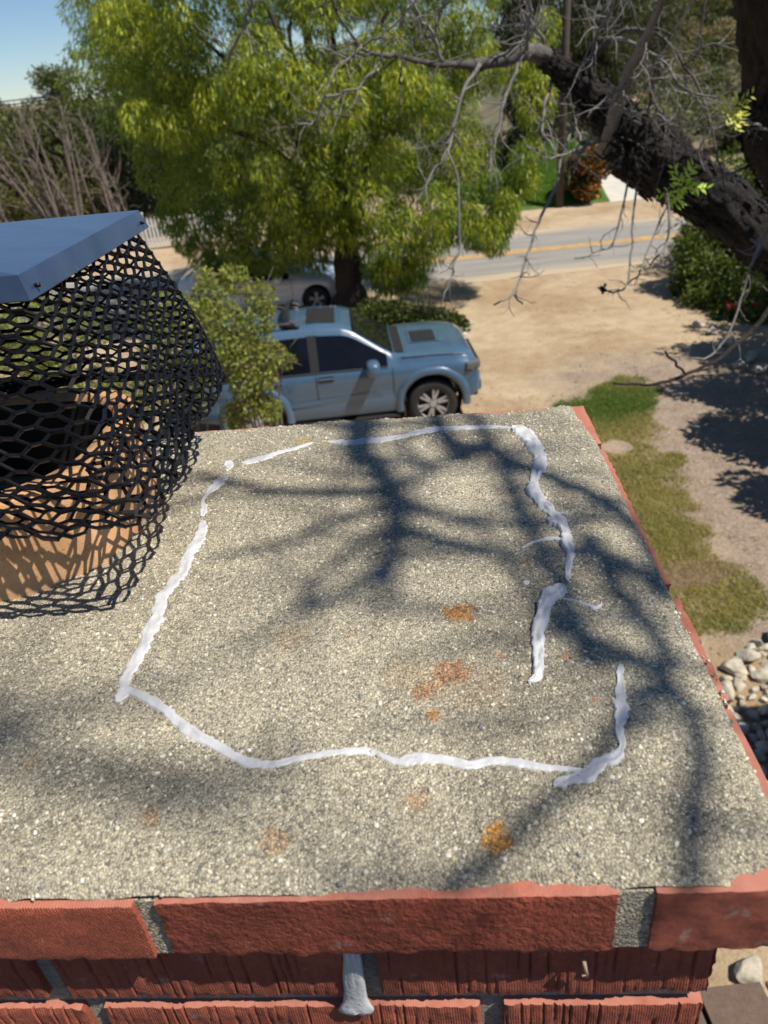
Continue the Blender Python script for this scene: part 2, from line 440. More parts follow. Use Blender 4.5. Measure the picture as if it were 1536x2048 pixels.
def brick_mat(name, col, pitch, depth, slant, rough_amt, wave=1.0):
    """fired clay; ridges along the face come from the extrusion die"""
    M, t, p = new_mat(name)
    P = coord(t, 'Object')
    oi = t.nodes.new('ShaderNodeObjectInfo')
    n1 = noise(t, P, 22, 5, .6); n2 = noise(t, P, 260, 4, .7); n3 = noise(t, P, 70, 4, .6)
    base = ramp(t, n1, [(.3, tuple(c * .72 for c in col)), (.55, col), (.75, tuple(c * 1.3 for c in col))])
    base = mixc(t, oi.outputs['Random'], base, mixc(t, 1.0, base, (.82, .74, .74), 'MULTIPLY'))
    base = mixc(t, .75, base, ramp(t, n2, [(.3, (.6, .55, .55)), (.5, (1, 1, 1)), (.72, (1.18, 1.15, 1.12))]), 'MULTIPLY')
    # pale mortar dust stuck in spots
    base = mixc(t, ramp(t, n3, [(.64, (0, 0, 0)), (.78, (.55, .55, .55))]), base, (.42, .36, .31))
    tn_ = t.nodes.new('ShaderNodeTexCoord'); sz = N(t, 'ShaderNodeSeparateXYZ'); t.links.new(tn_.outputs['Normal'], sz.inputs[0])
    dm = N(t, 'ShaderNodeMapRange'); dm.inputs[1].default_value = .55; dm.inputs[2].default_value = .95; t.links.new(sz.outputs[2], dm.inputs[0])
    dn_ = N(t, 'ShaderNodeMath', operation='MULTIPLY'); t.links.new(dm.outputs[0], dn_.inputs[0]); t.links.new(ramp(t, n3, [(.25, (.3, .3, .3)), (.7, (.8, .8, .8))]), dn_.inputs[1])
    base = mixc(t, dn_.outputs[0], base, (.46, .20, .145))
    t.links.new(base, p.inputs['Base Color']); p.inputs['Roughness'].default_value = .88
    mp = N(t, 'ShaderNodeMapping'); mp.inputs['Rotation'].default_value = (0, slant, 0); t.links.new(P, mp.inputs[0])
    wv = N(t, 'ShaderNodeTexWave', wave_type='BANDS', bands_direction='X', wave_profile='SAW' if depth > .0015 else 'SIN')
    wv.inputs['Scale'].default_value = 1 / pitch * .314159; wv.inputs['Distortion'].default_value = 3.5 if depth < .0015 else 1.3
    wv.inputs['Detail'].default_value = 3; wv.inputs['Detail Scale'].default_value = 2.2; wv.inputs['Detail Roughness'].default_value = .6
    t.links.new(mp.outputs[0], wv.inputs['Vector'])
    h = N(t, 'ShaderNodeMath', operation='MULTIPLY_ADD'); t.links.new(n2, h.inputs[0]); h.inputs[1].default_value = rough_amt
    ww = N(t, 'ShaderNodeMath', operation='MULTIPLY'); t.links.new(wv.outputs['Fac'], ww.inputs[0]); ww.inputs[1].default_value = wave; t.links.new(ww.outputs[0], h.inputs[2])
    h2 = N(t, 'ShaderNodeMath', operation='MULTIPLY_ADD'); t.links.new(n3, h2.inputs[0]); h2.inputs[1].default_value = rough_amt; t.links.new(h.outputs[0], h2.inputs[2])
    tcn = t.nodes.new('ShaderNodeTexCoord'); sn = N(t, 'ShaderNodeSeparateXYZ'); t.links.new(tcn.outputs['Normal'], sn.inputs[0])
    fm = N(t, 'ShaderNodeMapRange'); fm.inputs[1].default_value = -.9; fm.inputs[2].default_value = -.4; fm.inputs[3].default_value = 1; fm.inputs[4].default_value = .25; t.links.new(sn.outputs[1], fm.inputs[0])
    hm = N(t, 'ShaderNodeMath', operation='MULTIPLY'); t.links.new(h2.outputs[0], hm.inputs[0]); t.links.new(fm.outputs[0], hm.inputs[1])
    bump(t, p, hm.outputs[0], 1.0, depth)
    # dust lies on upward faces
    return M
BRICK = (.335, .080, .040)
MT['brick_fine'] = brick_mat('ribbed_red_brick', BRICK, .00125, .0009, .35, .9, .8)
MT['brick_knit'] = brick_mat('rough_red_brick', BRICK, .0016, .0021, .15, 2.0, .14)
MT['brick_flat'] = brick_mat('smooth_red_brick', (.31, .088, .05), .03, .0003, .5, .9)
MT['brick_groove'] = brick_mat('grooved_red_brick', (.285, .072, .038), .0013, .0006, .03, 1.2, .3)

def box_grid(l, d, h, nx, ny, nz):
    """surface grid of a box from -l/2.. with its own unique vertices"""
    idx = {}; vs_ = []; fs_ = []
    def vid(i, j, k):
        key = (i, j, k)
        if key not in idx:
            idx[key] = len(vs_); vs_.append((l * (i / nx - .5), d * (j / ny - .5), h * (k / nz - .5)))
        return idx[key]
    for i in range(nx):
        for j in range(ny):
            fs_.append((vid(i, j, 0), vid(i, j + 1, 0), vid(i + 1, j + 1, 0), vid(i + 1, j, 0)))
            fs_.append((vid(i, j, nz), vid(i + 1, j, nz), vid(i + 1, j + 1, nz), vid(i, j + 1, nz)))
    for i in range(nx):
        for k in range(nz):
            fs_.append((vid(i, 0, k), vid(i + 1, 0, k), vid(i + 1, 0, k + 1), vid(i, 0, k + 1)))
            fs_.append((vid(i, ny, k), vid(i, ny, k + 1), vid(i + 1, ny, k + 1), vid(i + 1, ny, k)))
    for j in range(ny):
        for k in range(nz):
            fs_.append((vid(0, j, k), vid(0, j, k + 1), vid(0, j + 1, k + 1), vid(0, j + 1, k)))
            fs_.append((vid(nx, j, k), vid(nx, j + 1, k), vid(nx, j + 1, k + 1), vid(nx, j, k + 1)))
    return np.array(vs_), fs_
_bn = [0]
def brick(u0, u1, v0, v1, z0, z1, mat, hero=False, skew=0.0):
    """one brick; local x runs along its long face so the ridges follow the face that shows"""
    _bn[0] += 1; s = _bn[0] * 7.31
    l, d, h = u1 - u0, v1 - v0, z1 - z0
    if hero: nx, ny, nz = max(8, int(l / (.0011 if mat is MT['brick_groove'] else .0032))), 8, 16
    else: nx, ny, nz = max(3, int(l / .03)), max(3, int(d / .03)), 3
    vv, ff = box_grid(l, d, h, nx, ny, nz)
    # round and chip the arrises, wobble the faces
    q = np.abs(vv) - np.array([l, d, h]) / 2 + .0016
    e = np.clip(q, 0, None); cnt = (q > 0).sum(1)
    nrm = np.sign(vv) * e
    amt = np.where(cnt >= 2, 1.0, .0)
    wob = fbm(np.column_stack([vv[:, 0] * 90 + s, vv[:, 1] * 90, vv[:, 2] * 90]), 3)
    wob2 = fbm(np.column_stack([vv[:, 0] * 330 + s, vv[:, 1] * 330, vv[:, 2] * 330]), 9, 2)
    front = vv[:, 1] < -d / 2 + 1e-6
    vv = vv - nrm * (amt * (.30 + .10 * wob + .20 * wob2))[:, None]
    if hero:
        vv[:, 1] += front * (.00035 * wob + .0003 * wob2)
        if mat is MT['brick_groove']:
            # drag marks of the wire: narrow upright grooves at uneven spacing
            ph = (vv[:, 0] + .0030 * vnoise(np.column_stack([vv[:, 0] * 75 + s, vv[:, 2] * 6, 0 * vv[:, 0]]), 4)) / .0050
            fr_ = np.abs((ph % 1.0) - .5) * 2; dep_ = np.clip(vnoise(np.column_stack([np.round(ph) * 3.37 + s, vv[:, 2] * 45, 0 * ph]), 6) * 1.1 + .45, 0, 1)
            vv[:, 1] += front * (.0017 * dep_ * np.clip((fr_ - .70) / .25, 0, 1) + .0004 * wob)
        vv[:, 2] += .0003 * fbm(np.column_stack([vv[:, 0] * 30 + s, vv[:, 1] * 30, vv[:, 2] * 30]), 5)
        vv[:, 0] += skew * vv[:, 2]
        vv[:, 0] += np.sign(vv[:, 0]) * (np.abs(vv[:, 0]) > l / 2 - .002) * .0005 * wob
    o = add('brick', sharp(mesh(vv, ff), 38), mat, chim)
    cu, cv = (u0 + u1) / 2 + WID / 2, (v0 + v1) / 2 - DEP / 2
    o.location = (cu, cv, Z0 + (z0 + z1) / 2)
    return o
def ubrick(px, v, z): return to_uv(onz(px, 1797, Z0))[0]
# --- cap course (thin pavers laid flat, proud of the stack)
CAPH = .0415
j1, j2 = to_uv(onz(288, 1797, Z0))[0], to_uv(onz(1270, 1778, Z0))[0]
BW = .092
brick(j1 + .0045, j2 - .0065, 0, BW, -CAPH, 0, MT['brick_knit'], True, .0)
brick(j2 + .0080, 0, 0, .098, -CAPH, .0010, MT['brick_flat'], True, .0)
brick(j1 - .004 - .2, j1 - .004, -.001, BW, -CAPH, -.0003, MT['brick_fine'], True, -.02)
brick(j1 - .2 - .016 - .2, j1 - .2 - .016, 0, BW, -CAPH, 0, MT['brick_fine'], True)
brick(j1 - .63, j1 - .428, 0, BW, -CAPH, 0, MT['brick_knit'])
def rbrick(v0, v1, u0, u1, z0, z1, mat, hero=False):
    o = brick(-(v1 - v0) / 2, (v1 - v0) / 2, 0, u1 - u0, z0, z1, mat, hero)
    o.rotation_euler = (0, 0, R(90)); o.location = ((u0 + u1) / 2 + WID / 2, (v0 + v1) / 2 - DEP / 2, Z0 + (z0 + z1) / 2)
    return o
vr1 = to_uv(onz(1200, 893, Z0))[1]; vr2 = to_uv(onz(1336, 1184, Z0))[1]
rbrick(vr2 + .006, vr1 - .006, -BW, 0, -CAPH, .001, MT['brick_knit'], True)
rbrick(.104, vr2 - .006, -BW, .0015, -CAPH, 0, MT['brick_knit'], True)
for k in range(5):
    ue = -k * .212; brick(ue - .2, ue, vr1 + .004, DEP, -CAPH, .001, MT['brick_knit'], k < 2)
# --- courses of the stack below (set back under the cap)
OH = .0115; SB = .027
zz = -CAPH - .001
for c_i in range(9):
    hB = .059; za, zb = zz - hB, zz
    hero = c_i < 3
    off = (c_i % 2) * .105
    # front face: joints as the photograph shows them in the second course
    if c_i == 0: cuts = [to_uv(onz(x, 1797, Z0))[0] for x in (-40, 690)]; edges = [cuts[0] - .21, cuts[0], cuts[1], -SB - .0001]
    else:
        edges = [-SB - .0001]; st = .098 if c_i % 2 else .2
        while edges[-1] > -.85: edges.append(edges[-1] - st - (.006 if len(edges) == 1 else 0)); st = .209
        edges = edges[::-1]
    for a, b in zip(edges[:-1], edges[1:]):
        brick(a + .0055, b - (.0055 if b < -SB - .001 else 0), OH, OH + .092, za, zb, MT['brick_groove'] if (c_i + int(a * 10)) % 3 else MT['brick_groove'], hero)
    # right face
    v = OH + (.1 if c_i % 2 else .212) * 0 + .0985
    while v < DEP - OH - .02:
        v1 = min(v + (.2 if c_i % 2 else .2), DEP - OH)
        if v1 - v > .03: rbrick(v, v1, -SB - .092, -SB, za, zb, MT['brick_groove'], False)
        v = v1 + .011
    zz = za - .0105
# --- mortar core that shows in the joints, down to the ground
def mortar_mat(name, col, dark):
    M, t, p = new_mat(name); P = position(t)
    f = noise(t, P, 420, 4, .7); g = noise(t, P, 60, 4)
    c = mixc(t, .8, ramp(t, g, [(.3, tuple(x * .75 for x in col)), (.7, col)]), ramp(t, f, [(.32, dark), (.5, (1, 1, 1)), (.7, (1.35, 1.3, 1.2))]), 'MULTIPLY')
    t.links.new(c, p.inputs['Base Color']); p.inputs['Roughness'].default_value = .95
    bump(t, p, f, 1.0, .004); return M
MT['mortar'] = mortar_mat('grey_mortar', (.36, .335, .285), (.40, .40, .40))
k = MB()
k.box(((-.06 - WID + .02) / 2 + WID / 2, 0, (Z0 - CAPH) / 2 - .002), (WID - .06 - .02, DEP - 2 * OH - .012, Z0 - CAPH - .004)) if False else None
def core(u0, u1, v0, v1, z0, z1): k.box(((u0 + u1) / 2 + WID / 2, (v0 + v1) / 2 - DEP / 2, (z0 + z1) / 2), (u1 - u0, v1 - v0, z1 - z0))
core(-WID + .01, -SB - .006, OH + .005, DEP - OH - .005, 0.0, Z0 - CAPH - .0005)
k.build('mortar', MT['mortar'], chim)
k = MB(); core(-WID + .015, -.005, .0022, DEP - .005, Z0 - CAPH - .0004, Z0 - .0010); bed = k.build('mortar_bed', None, chim)
# plain lower stack, one skin proud of the core, below what the photograph shows
MT['brick_far'] = plain('brick_wall_far', (.26, .08, .055), .9, var=.3, nscale=14)
k = MB(); k.box(((-WID - SB) / 2 + WID / 2, 0, (Z0 + zz) / 2), (WID - SB + .0, DEP - 2 * OH, Z0 + zz), None); k.build('stack', MT['brick_far'], chim)

# --- crown: sloped wash of exposed aggregate concrete
du = .0026
us = np.arange(-WID, -.0024, du); vs2 = np.arange(0, DEP + .0001, du)
UU, VV = np.meshgrid(us, vs2, indexing='ij')
def crown_edge(u, v):
    f = fbm(np.stack([u * 24, v * 24, 0 * u], -1), 21, 3); g = fbm(np.stack([u * 130, v * 130, 0 * u], -1), 31, 2)
    dfr = v - (.0030 + .0032 * f + .0016 * g + .010 * np.clip((u + .045) / .045, 0, 1) - .004 * np.exp(-((u - j1) / .012) ** 2) - .004 * np.exp(-((u - j2) / .012) ** 2))
    drt = -u - (.0012 + .0020 * f + .0014 * g + .010 * np.clip((v - .38) / .1, 0, 1))
    dbk = DEP - v - (.004 + .004 * f + .0015 * g)
    d = np.minimum(np.minimum(dfr, drt), dbk)
    return d
def crown_z(u, v):
    d = crown_edge(u, v); dp = np.clip(d, 0, None)
    h = .0035 * (1 - np.exp(-dp / .0035)) + .0095 * (1 - np.exp(-dp / .07))
    h = h + (.0011 * fbm(np.stack([u * 45, v * 45, 0 * u], -1), 41, 3) + .0004 * fbm(np.stack([u * 240, v * 240, 0 * u], -1), 51, 2)) * np.clip(dp / .01, 0, 1)
    return np.where(d > 0, h, np.maximum(-.0035, d * 1.2))
CZ = crown_z(UU, VV)
def crown_at(u, v):
    """height of the finished crown, read from its grid"""
    a = np.clip((np.asarray(u) + WID) / du, 0, CZ.shape[0] - 1.001); b = np.clip(np.asarray(v) / du, 0, CZ.shape[1] - 1.001)
    i = a.astype(int); j = b.astype(int); a = a - i; b = b - j
    return (CZ[i, j] * (1 - a) + CZ[i + 1, j] * a) * (1 - b) + (CZ[i, j + 1] * (1 - a) + CZ[i + 1, j + 1] * a) * b
def on_crown(px, py):
    z = Z0
    for _ in range(4):
        p = onz(px, py, z); u, v = to_uv(p); z = Z0 + float(crown_at(u, v))
    return onz(px, py, z)
# lichen and rust marks: where, how large, how strong, colour
marks = [((918, 1225), .0125, .95, (.44, .17, .015)), ((990, 1675), .0085, 1.0, (.46, .20, .012)), ((900, 1345), .0130, .75, (.36, .12, .02)),
         ((852, 1382), .0100, .7, (.37, .14, .03)), ((868, 1427), .0050, .85, (.42, .17, .01)), ((580, 1278), .0150, .42, (.36, .23, .12)),
         ((820, 1352), .020, .45, (.40, .29, .16)), ((300, 1635), .0065, .6, (.36, .18, .06)), ((552, 1682), .0085, .6, (.36, .18, .07)),
         ((835, 1600), .0070, .6, (.36, .19, .08)), ((1055, 1128), .0075, .5, (.32, .18, .06)), ((605, 880), .010, .6, (.40, .28, .05)),
         ((660, 885), .008, .5, (.40, .28, .05)), ((1003, 1312), .004, .6, (.38, .15, .04)), ((1132, 1312), .003, .7, (.33, .12, .03)),
         ((1185, 1395), .0022, .9, (.5, .12, .04)), ((1005, 985), .007, .4, (.30, .2, .05)), ((1045, 828), .009, .4, (.34, .28, .08)),
         ((940, 1370), .022, .22, (.36, .2, .08)), ((705, 1262), .006, .3, (.36, .2, .1)), ((60, 1527), .004, .5, (.40, .22, .06))]
marks = [(to_uv(on_crown(*p)), r_ * .86, s_ * .9, c_) for p, r_, s_, c_ in marks]
def stain(u, v, col):
    col = np.array(col, float)
    nz = fbm(np.stack([u * 260, v * 260, 0 * u], -1), 77, 3); n2 = fbm(np.stack([u * 900, v * 900, 0 * u], -1), 87, 2)
    for (mu, mv), r_, s_, c_ in marks:
        d = np.hypot(u - mu, v - mv) / r_
        a = np.clip((1.0 + .20 * nz + .16 * n2 - d) * 3.4, 0, 1) * s_ * np.clip(.9 + .35 * n2, .3, 1)
        col = col * (1 - a[..., None]) + np.array(c_) * a[..., None]
    return col
def crown_mat(name, const=None):
    M, t, p = new_mat(name)
    P = position(t)
    at = N(t, 'ShaderNodeAttribute', attribute_name='tint')
    if const: at = N(t, 'ShaderNodeRGB'); at.outputs[0].default_value = (*const, 1)
    v1 = N(t, 'ShaderNodeTexVoronoi'); v1.inputs['Scale'].default_value = 760; t.links.new(P, v1.inputs['Vector'])
    v2 = N(t, 'ShaderNodeTexVoronoi'); v2.inputs['Scale'].default_value = 1800; t.links.new(P, v2.inputs['Vector'])
    sp = N(t, 'ShaderNodeSeparateColor'); t.links.new(v1.outputs['Color'], sp.inputs[0])
    sp2 = N(t, 'ShaderNodeSeparateColor'); t.links.new(v2.outputs['Color'], sp2.inputs[0])
    g1 = ramp(t, sp.outputs[0], [(0, (.48, .49, .50)), (.10, (.76, .75, .73)), (.35, (1.0, .98, .94)), (.70, (1.18, 1.16, 1.08)), (.93, (1.5, 1.47, 1.38))], 'CONSTANT')
    g2 = ramp(t, sp2.outputs[0], [(0, (.5, .5, .52)), (.3, (.85, .83, .78)), (.7, (1.3, 1.26, 1.15))], 'CONSTANT')
    gap = ramp(t, v1.outputs['Distance'], [(.45, (1, 1, 1)), (.8, (.55, .52, .48))])
    c = mixc(t, 1, at.outputs[0], g1, 'MULTIPLY'); c = mixc(t, .6, c, g2, 'MULTIPLY'); c = mixc(t, .8, c, gap, 'MULTIPLY')
    t.links.new(c, p.inputs['Base Color']); p.inputs['Roughness'].default_value = .9
    inv = N(t, 'ShaderNodeMath', operation='SUBTRACT'); inv.inputs[0].default_value = 1; t.links.new(v1.outputs['Distance'], inv.inputs[1])
    nn = noise(t, P, 160, 4, .6)
    h = N(t, 'ShaderNodeMath', operation='MULTIPLY_ADD'); t.links.new(nn, h.inputs[0]); h.inputs[1].default_value = .9; t.links.new(inv.outputs[0], h.inputs[2])
    bump(t, p, h.outputs[0], 1.0, .0008)
    return M
MT['crown'] = crown_mat('exposed_aggregate_concrete'); bed.data.materials.append(crown_mat('joint_concrete', (.40, .37, .30)))
broad = fbm(np.stack([UU * 9, VV * 9, 0 * UU], -1), 61, 4)
ct = np.array([.385, .355, .283])[None, None] * (1 + .13 * broad)[..., None]
dirt = np.clip(fbm(np.stack([UU * 16 + 3, VV * 16, 0 * UU], -1), 66, 4) - .25, 0, 1)
ct = ct * (1 - .38 * dirt)[..., None]
ct = stain(UU, VV, ct)
Wp = ch(UU, VV, CZ)
na, nb = UU.shape
ids = np.arange(na * nb).reshape(na, nb)
FF = np.stack([ids[:-1, :-1], ids[1:, :-1], ids[1:, 1:], ids[:-1, 1:]], -1).reshape(-1, 4)
keep = (crown_edge(UU, VV) > -.004) & (VV > .0026)
kf = keep[:-1, :-1] | keep[1:, :-1] | keep[1:, 1:] | keep[:-1, 1:]
FF = FF[kf.ravel()]
used = np.zeros(na * nb, bool); used[FF.ravel()] = True; remap = np.cumsum(used) - 1
crown = add('crown', mesh(Wp.reshape(-1, 3)[used], remap[FF], True, tint=ct.reshape(-1, 3)[used]), MT['crown'], chim, True)
tag(crown, 'grey exposed aggregate concrete crown with orange lichen spots')
# loose-packed grains standing proud of the matrix
ico = bmesh.new(); bmesh.ops.create_icosphere(ico, subdivisions=1, radius=1); ico.verts.ensure_lookup_table()
IV = np.array([v.co[:] for v in ico.verts]); IF = np.array([[v.index for v in f.verts] for f in ico.faces]); ico.free()
npeb = 27000
pu = -(rng.random(npeb) ** 1.0) * .52; pv = rng.random(npeb) * DEP
ok = crown_edge(pu, pv) > .002
pu, pv = pu[ok], pv[ok]; npeb = len(pu)
pr = .00048 + .0012 * rng.random(npeb) ** 4.0
pz = crown_z(pu, pv) - pr * .30
pal = np.array([(.50, .48, .405), (.42, .405, .345), (.34, .33, .30), (.15, .155, .165), (.44, .38, .28), (.62, .61, .56), (.38, .35, .29)])
pc = pal[rng.choice(7, npeb, p=[.34, .22, .13, .07, .05, .05, .14])] * (.8 + .35 * rng.random(npeb))[:, None] * np.array([1.10, 1.08, 1.01])
pc = stain(pu, pv, pc)
ctr = ch(pu, pv, pz)
ra = rng.normal(size=(npeb, 4)); ra /= np.linalg.norm(ra, axis=1)[:, None]
qw, qx, qy, qz = ra.T
RM = np.stack([np.stack([1 - 2 * (qy**2 + qz**2), 2 * (qx*qy - qz*qw), 2 * (qx*qz + qy*qw)], -1), np.stack([2 * (qx*qy + qz*qw), 1 - 2 * (qx**2 + qz**2), 2 * (qy*qz - qx*qw)], -1), np.stack([2 * (qx*qz - qy*qw), 2 * (qy*qz + qx*qw), 1 - 2 * (qx**2 + qy**2)], -1)], -2)
scl = pr[:, None, None] * IV[None] * (np.array([1.15, .95, .7])[None, None] * (1 + .15 * rng.normal(size=(npeb, 1, 3))))
PV = np.einsum('nij,nkj->nki', RM, scl) + ctr[:, None]
PF = (IF[None] + (np.arange(npeb) * len(IV))[:, None, None]).reshape(-1, 3)
def peb_mat():
    M, t, p = new_mat('aggregate_grain'); at = N(t, 'ShaderNodeAttribute', attribute_name='tint')
    n = noise(t, position(t), 1500, 2); c = mixc(t, .6, at.outputs[0], ramp(t, n, [(.3, (.7, .7, .7)), (.7, (1.15, 1.15, 1.15))]), 'MULTIPLY')
    t.links.new(c, p.inputs['Base Color']); p.inputs['Roughness'].default_value = .7; return M
MT['grain'] = peb_mat()
ag = add('aggregate', mesh(PV.reshape(-1, 3), PF, True, tint=np.repeat(pc, len(IV), 0)), MT['grain'], crown)
ag.data.transform((Matrix.Translation(chim.location) @ chim.rotation_euler.to_matrix().to_4x4()).inverted())
tag(ag, kind='stuff')

# --- sealant smeared along the cracks
MT['sealant'] = (lambda: None)()
def seal_mat():
    M, t, p = new_mat('grey_white_sealant'); P = position(t)
    n = noise(t, P, 90, 4); c = ramp(t, n, [(.3, (.46, .46, .47)), (.7, (.56, .56, .565))])
    f = noise(t, P, 700, 3, .7)
    c = mixc(t, ramp(t, f, [(.68, (0, 0, 0)), (.76, (.8, .8, .8))]), c, (.30, .28, .24))
    t.links.new(c, p.inputs['Base Color']); p.inputs['Roughness'].default_value = .42
    p.inputs['Subsurface Weight'].default_value = .0
    bump(t, p, noise(t, P, 260, 4, .6), .55, .0012); return M
MT['sealant'] = seal_mat()
PXM = lambda p: FPX / np.dot(p - CAM, _fw)
def bead(paths, label, seed, hgt=.0007, ragged=.34):
    """a ridge of sealant; each path is a list of (px, py, width px) followed over the crown surface"""
    k = MB()
    for pi, path in enumerate(paths):
        a = np.array(path, float)
        s = catmull(a, 9)
        pts = np.array([on_crown(x, y) for x, y, _ in s]); wd = np.array([max(2.0, q[2] * .86) for q in s])
        uu, vv = to_uv(pts)
        # surface widths from the picture widths, across the path
        tn = np.gradient(np.stack([uu, vv], -1), axis=0); tn /= np.linalg.norm(tn, axis=1)[:, None] + 1e-9
        nn = np.stack([-tn[:, 1], tn[:, 0]], -1)
        ipx = np.gradient(s[:, :2], axis=0); ipx /= np.linalg.norm(ipx, axis=1)[:, None] + 1e-9
        wm = []
        for i in range(len(s)):
            o1 = on_crown(s[i, 0] - ipx[i, 1] * wd[i] / 2, s[i, 1] + ipx[i, 0] * wd[i] / 2); o2 = on_crown(s[i, 0] + ipx[i, 1] * wd[i] / 2, s[i, 1] - ipx[i, 0] * wd[i] / 2)
            d = np.array(to_uv(o1)) - np.array(to_uv(o2)); wm.append(abs(d @ nn[i]) / 2)
        wm = np.array(wm)
        # end rounding
        L = np.concatenate([[0], np.cumsum(np.hypot(np.diff(uu), np.diff(vv)))]); 
        endr = np.sqrt(np.clip(np.minimum(L, L[-1] - L) / (wm.mean() + 1e-6) + .12, 0, 1))
        m_ = 11
        q = np.linspace(-1, 1, m_)[None, :] + 0 * L[:, None]; LL = L[:, None] + 0 * q
        rg = 1 + ragged * np.where(np.abs(q) > .5, 1, .3) * fbm(np.stack([LL * 420, np.sign(q) * 9.0, 0 * q + seed * 3.7 + pi], -1), seed, 3)
        A = np.stack([uu[:, None] + nn[:, :1] * q * (wm * endr)[:, None] * rg, vv[:, None] + nn[:, 1:] * q * (wm * endr)[:, None] * rg, q, LL], -1)
        base = crown_at(A[..., 0], A[..., 1])
        lump = fbm(np.stack([A[..., 3] * 120, A[..., 2] * 1.6, 0 * A[..., 2] + seed], -1), seed + 3, 3)
        prof = np.clip(1 - np.abs(A[..., 2]) ** 5, 0, 1) ** .6 * (1 + .35 * A[..., 2] * np.sin(A[..., 3] * 95 + seed))
        hh = hgt * np.clip(wm / .004, .35, 1.3)[:, None] * prof * (.8 + .55 * lump)
        edge = np.abs(A[..., 2]) > .98
        z = base + np.where(edge, -.0012, .0004 + hh)
        k.grid(ch(A[..., 0], A[..., 1], z))
    o = add('sealant_bead', mesh(np.concatenate(k.v), k.f, True), MT['sealant'], crown)
    o.data.transform((Matrix.Translation(chim.location) @ chim.rotation_euler.to_matrix().to_4x4()).inverted())
    return tag(o, label)
bead([[(452, 924, 12), (460, 928, 20), (458, 936, 13), (453, 942, 7)]], 'short dab of white sealant at the bend of the crack', 1)
bead([[(448, 953, 14), (440, 962, 22), (428, 975, 18), (411, 992, 8), (405, 1004, 9), (409, 1016, 17), (404, 1034, 14)],
      [(405, 1040, 10), (404, 1058, 27), (398, 1080, 27), (384, 1096, 29), (374, 1120, 26), (366, 1142, 28), (350, 1162, 27), (334, 1182, 24), (320, 1205, 32), (313, 1238, 36), (298, 1268, 31), (284, 1300, 30), (266, 1330, 29), (252, 1358, 26), (247, 1380, 28), (240, 1395, 28), (231, 1404, 14)],
      [(244, 1379, 22), (270, 1386, 22), (298, 1398, 26), (330, 1420, 27), (362, 1448, 29), (395, 1473, 31), (440, 1496, 26), (485, 1520, 26), (520, 1529, 24), (548, 1528, 20), (600, 1517, 17), (660, 1507, 16), (722, 1502, 20), (760, 1511, 16), (798, 1525, 20), (822, 1519, 30), (855, 1518, 22), (900, 1522, 26), (940, 1531, 22), (985, 1522, 22), (1030, 1526, 24), (1070, 1533, 20), (1110, 1537, 15), (1168, 1541, 12)]],
     'long pale sealant bead along the left and front cracks', 2)
bead([[(1107, 1573, 16), (1120, 1566, 32), (1150, 1556, 28), (1180, 1546, 40), (1205, 1524, 34), (1232, 1514, 32), (1243, 1492, 20), (1240, 1470, 24), (1238, 1448, 24), (1242, 1420, 38), (1240, 1390, 28), (1240, 1356, 22), (1241, 1330, 14)]],
     'thick sealant hook at the front right corner of the crack', 3, .0011)
bead([[(483, 926, 9), (505, 921, 12), (535, 914, 12), (560, 905, 7), (590, 897, 7), (612, 890, 6), (626, 885, 3)]], 'thin broken sealant dash on the far left', 4, .0008)
bead([[(655, 884, 7), (680, 885, 11), (700, 886, 12), (735, 882, 11), (775, 879, 11), (805, 873, 9), (830, 866, 11), (868, 860, 11), (905, 857, 10), (955, 855, 9), (1000, 855, 6), (1026, 858, 9)]], 'thin sealant line along the far crack', 5, .0010)
bead([[(1024, 857, 12), (1040, 862, 26), (1058, 877, 34), (1072, 898, 36), (1081, 922, 34), (1074, 946, 30), (1068, 962, 22), (1067, 980, 34), (1078, 1000, 26), (1094, 1018, 26), (1106, 1033, 18), (1120, 1044, 30), (1131, 1062, 26), (1133, 1078, 28), (1133, 1090, 30), (1141, 1106, 22), (1137, 1124, 20), (1135, 1145, 16), (1134, 1164, 11)],
      [(1070, 940, 12), (1063, 955, 9), (1063, 975, 9), (1066, 988, 10), (1066, 1000, 12)], [(1095, 1040, 16), (1112, 1047, 22), (1126, 1060, 16)],
      [(1044, 1097, 2.5), (1060, 1088, 3.5), (1082, 1081, 5), (1105, 1078, 8), (1128, 1084, 14)], [(1106, 1023, 2.5), (1120, 1027, 3), (1136, 1026, 2.5)]], 'knotted thick sealant bead down the far right crack', 6, .0021, .26)
bead([[(1048, 1169, 8), (1053, 1166, 13), (1058, 1162, 6)]], 'small drop of sealant beside the right crack', 7)
bead([[(1128, 1172, 12), (1118, 1182, 36), (1100, 1194, 40), (1090, 1212, 36), (1085, 1238, 36), (1076, 1260, 34), (1076, 1290, 32), (1077, 1320, 28), (1076, 1345, 28), (1070, 1358, 20), (1056, 1365, 10)]], 'fat glossy sealant bead with a rounded top end', 8, .0028, .22)
bead([[(1124, 1198, 3), (1148, 1202, 2.5), (1170, 1210, 6), (1190, 1216, 8), (1202, 1211, 5), (1203, 1204, 2.5)]], 'thin curled wisp of sealant', 9, .0016)
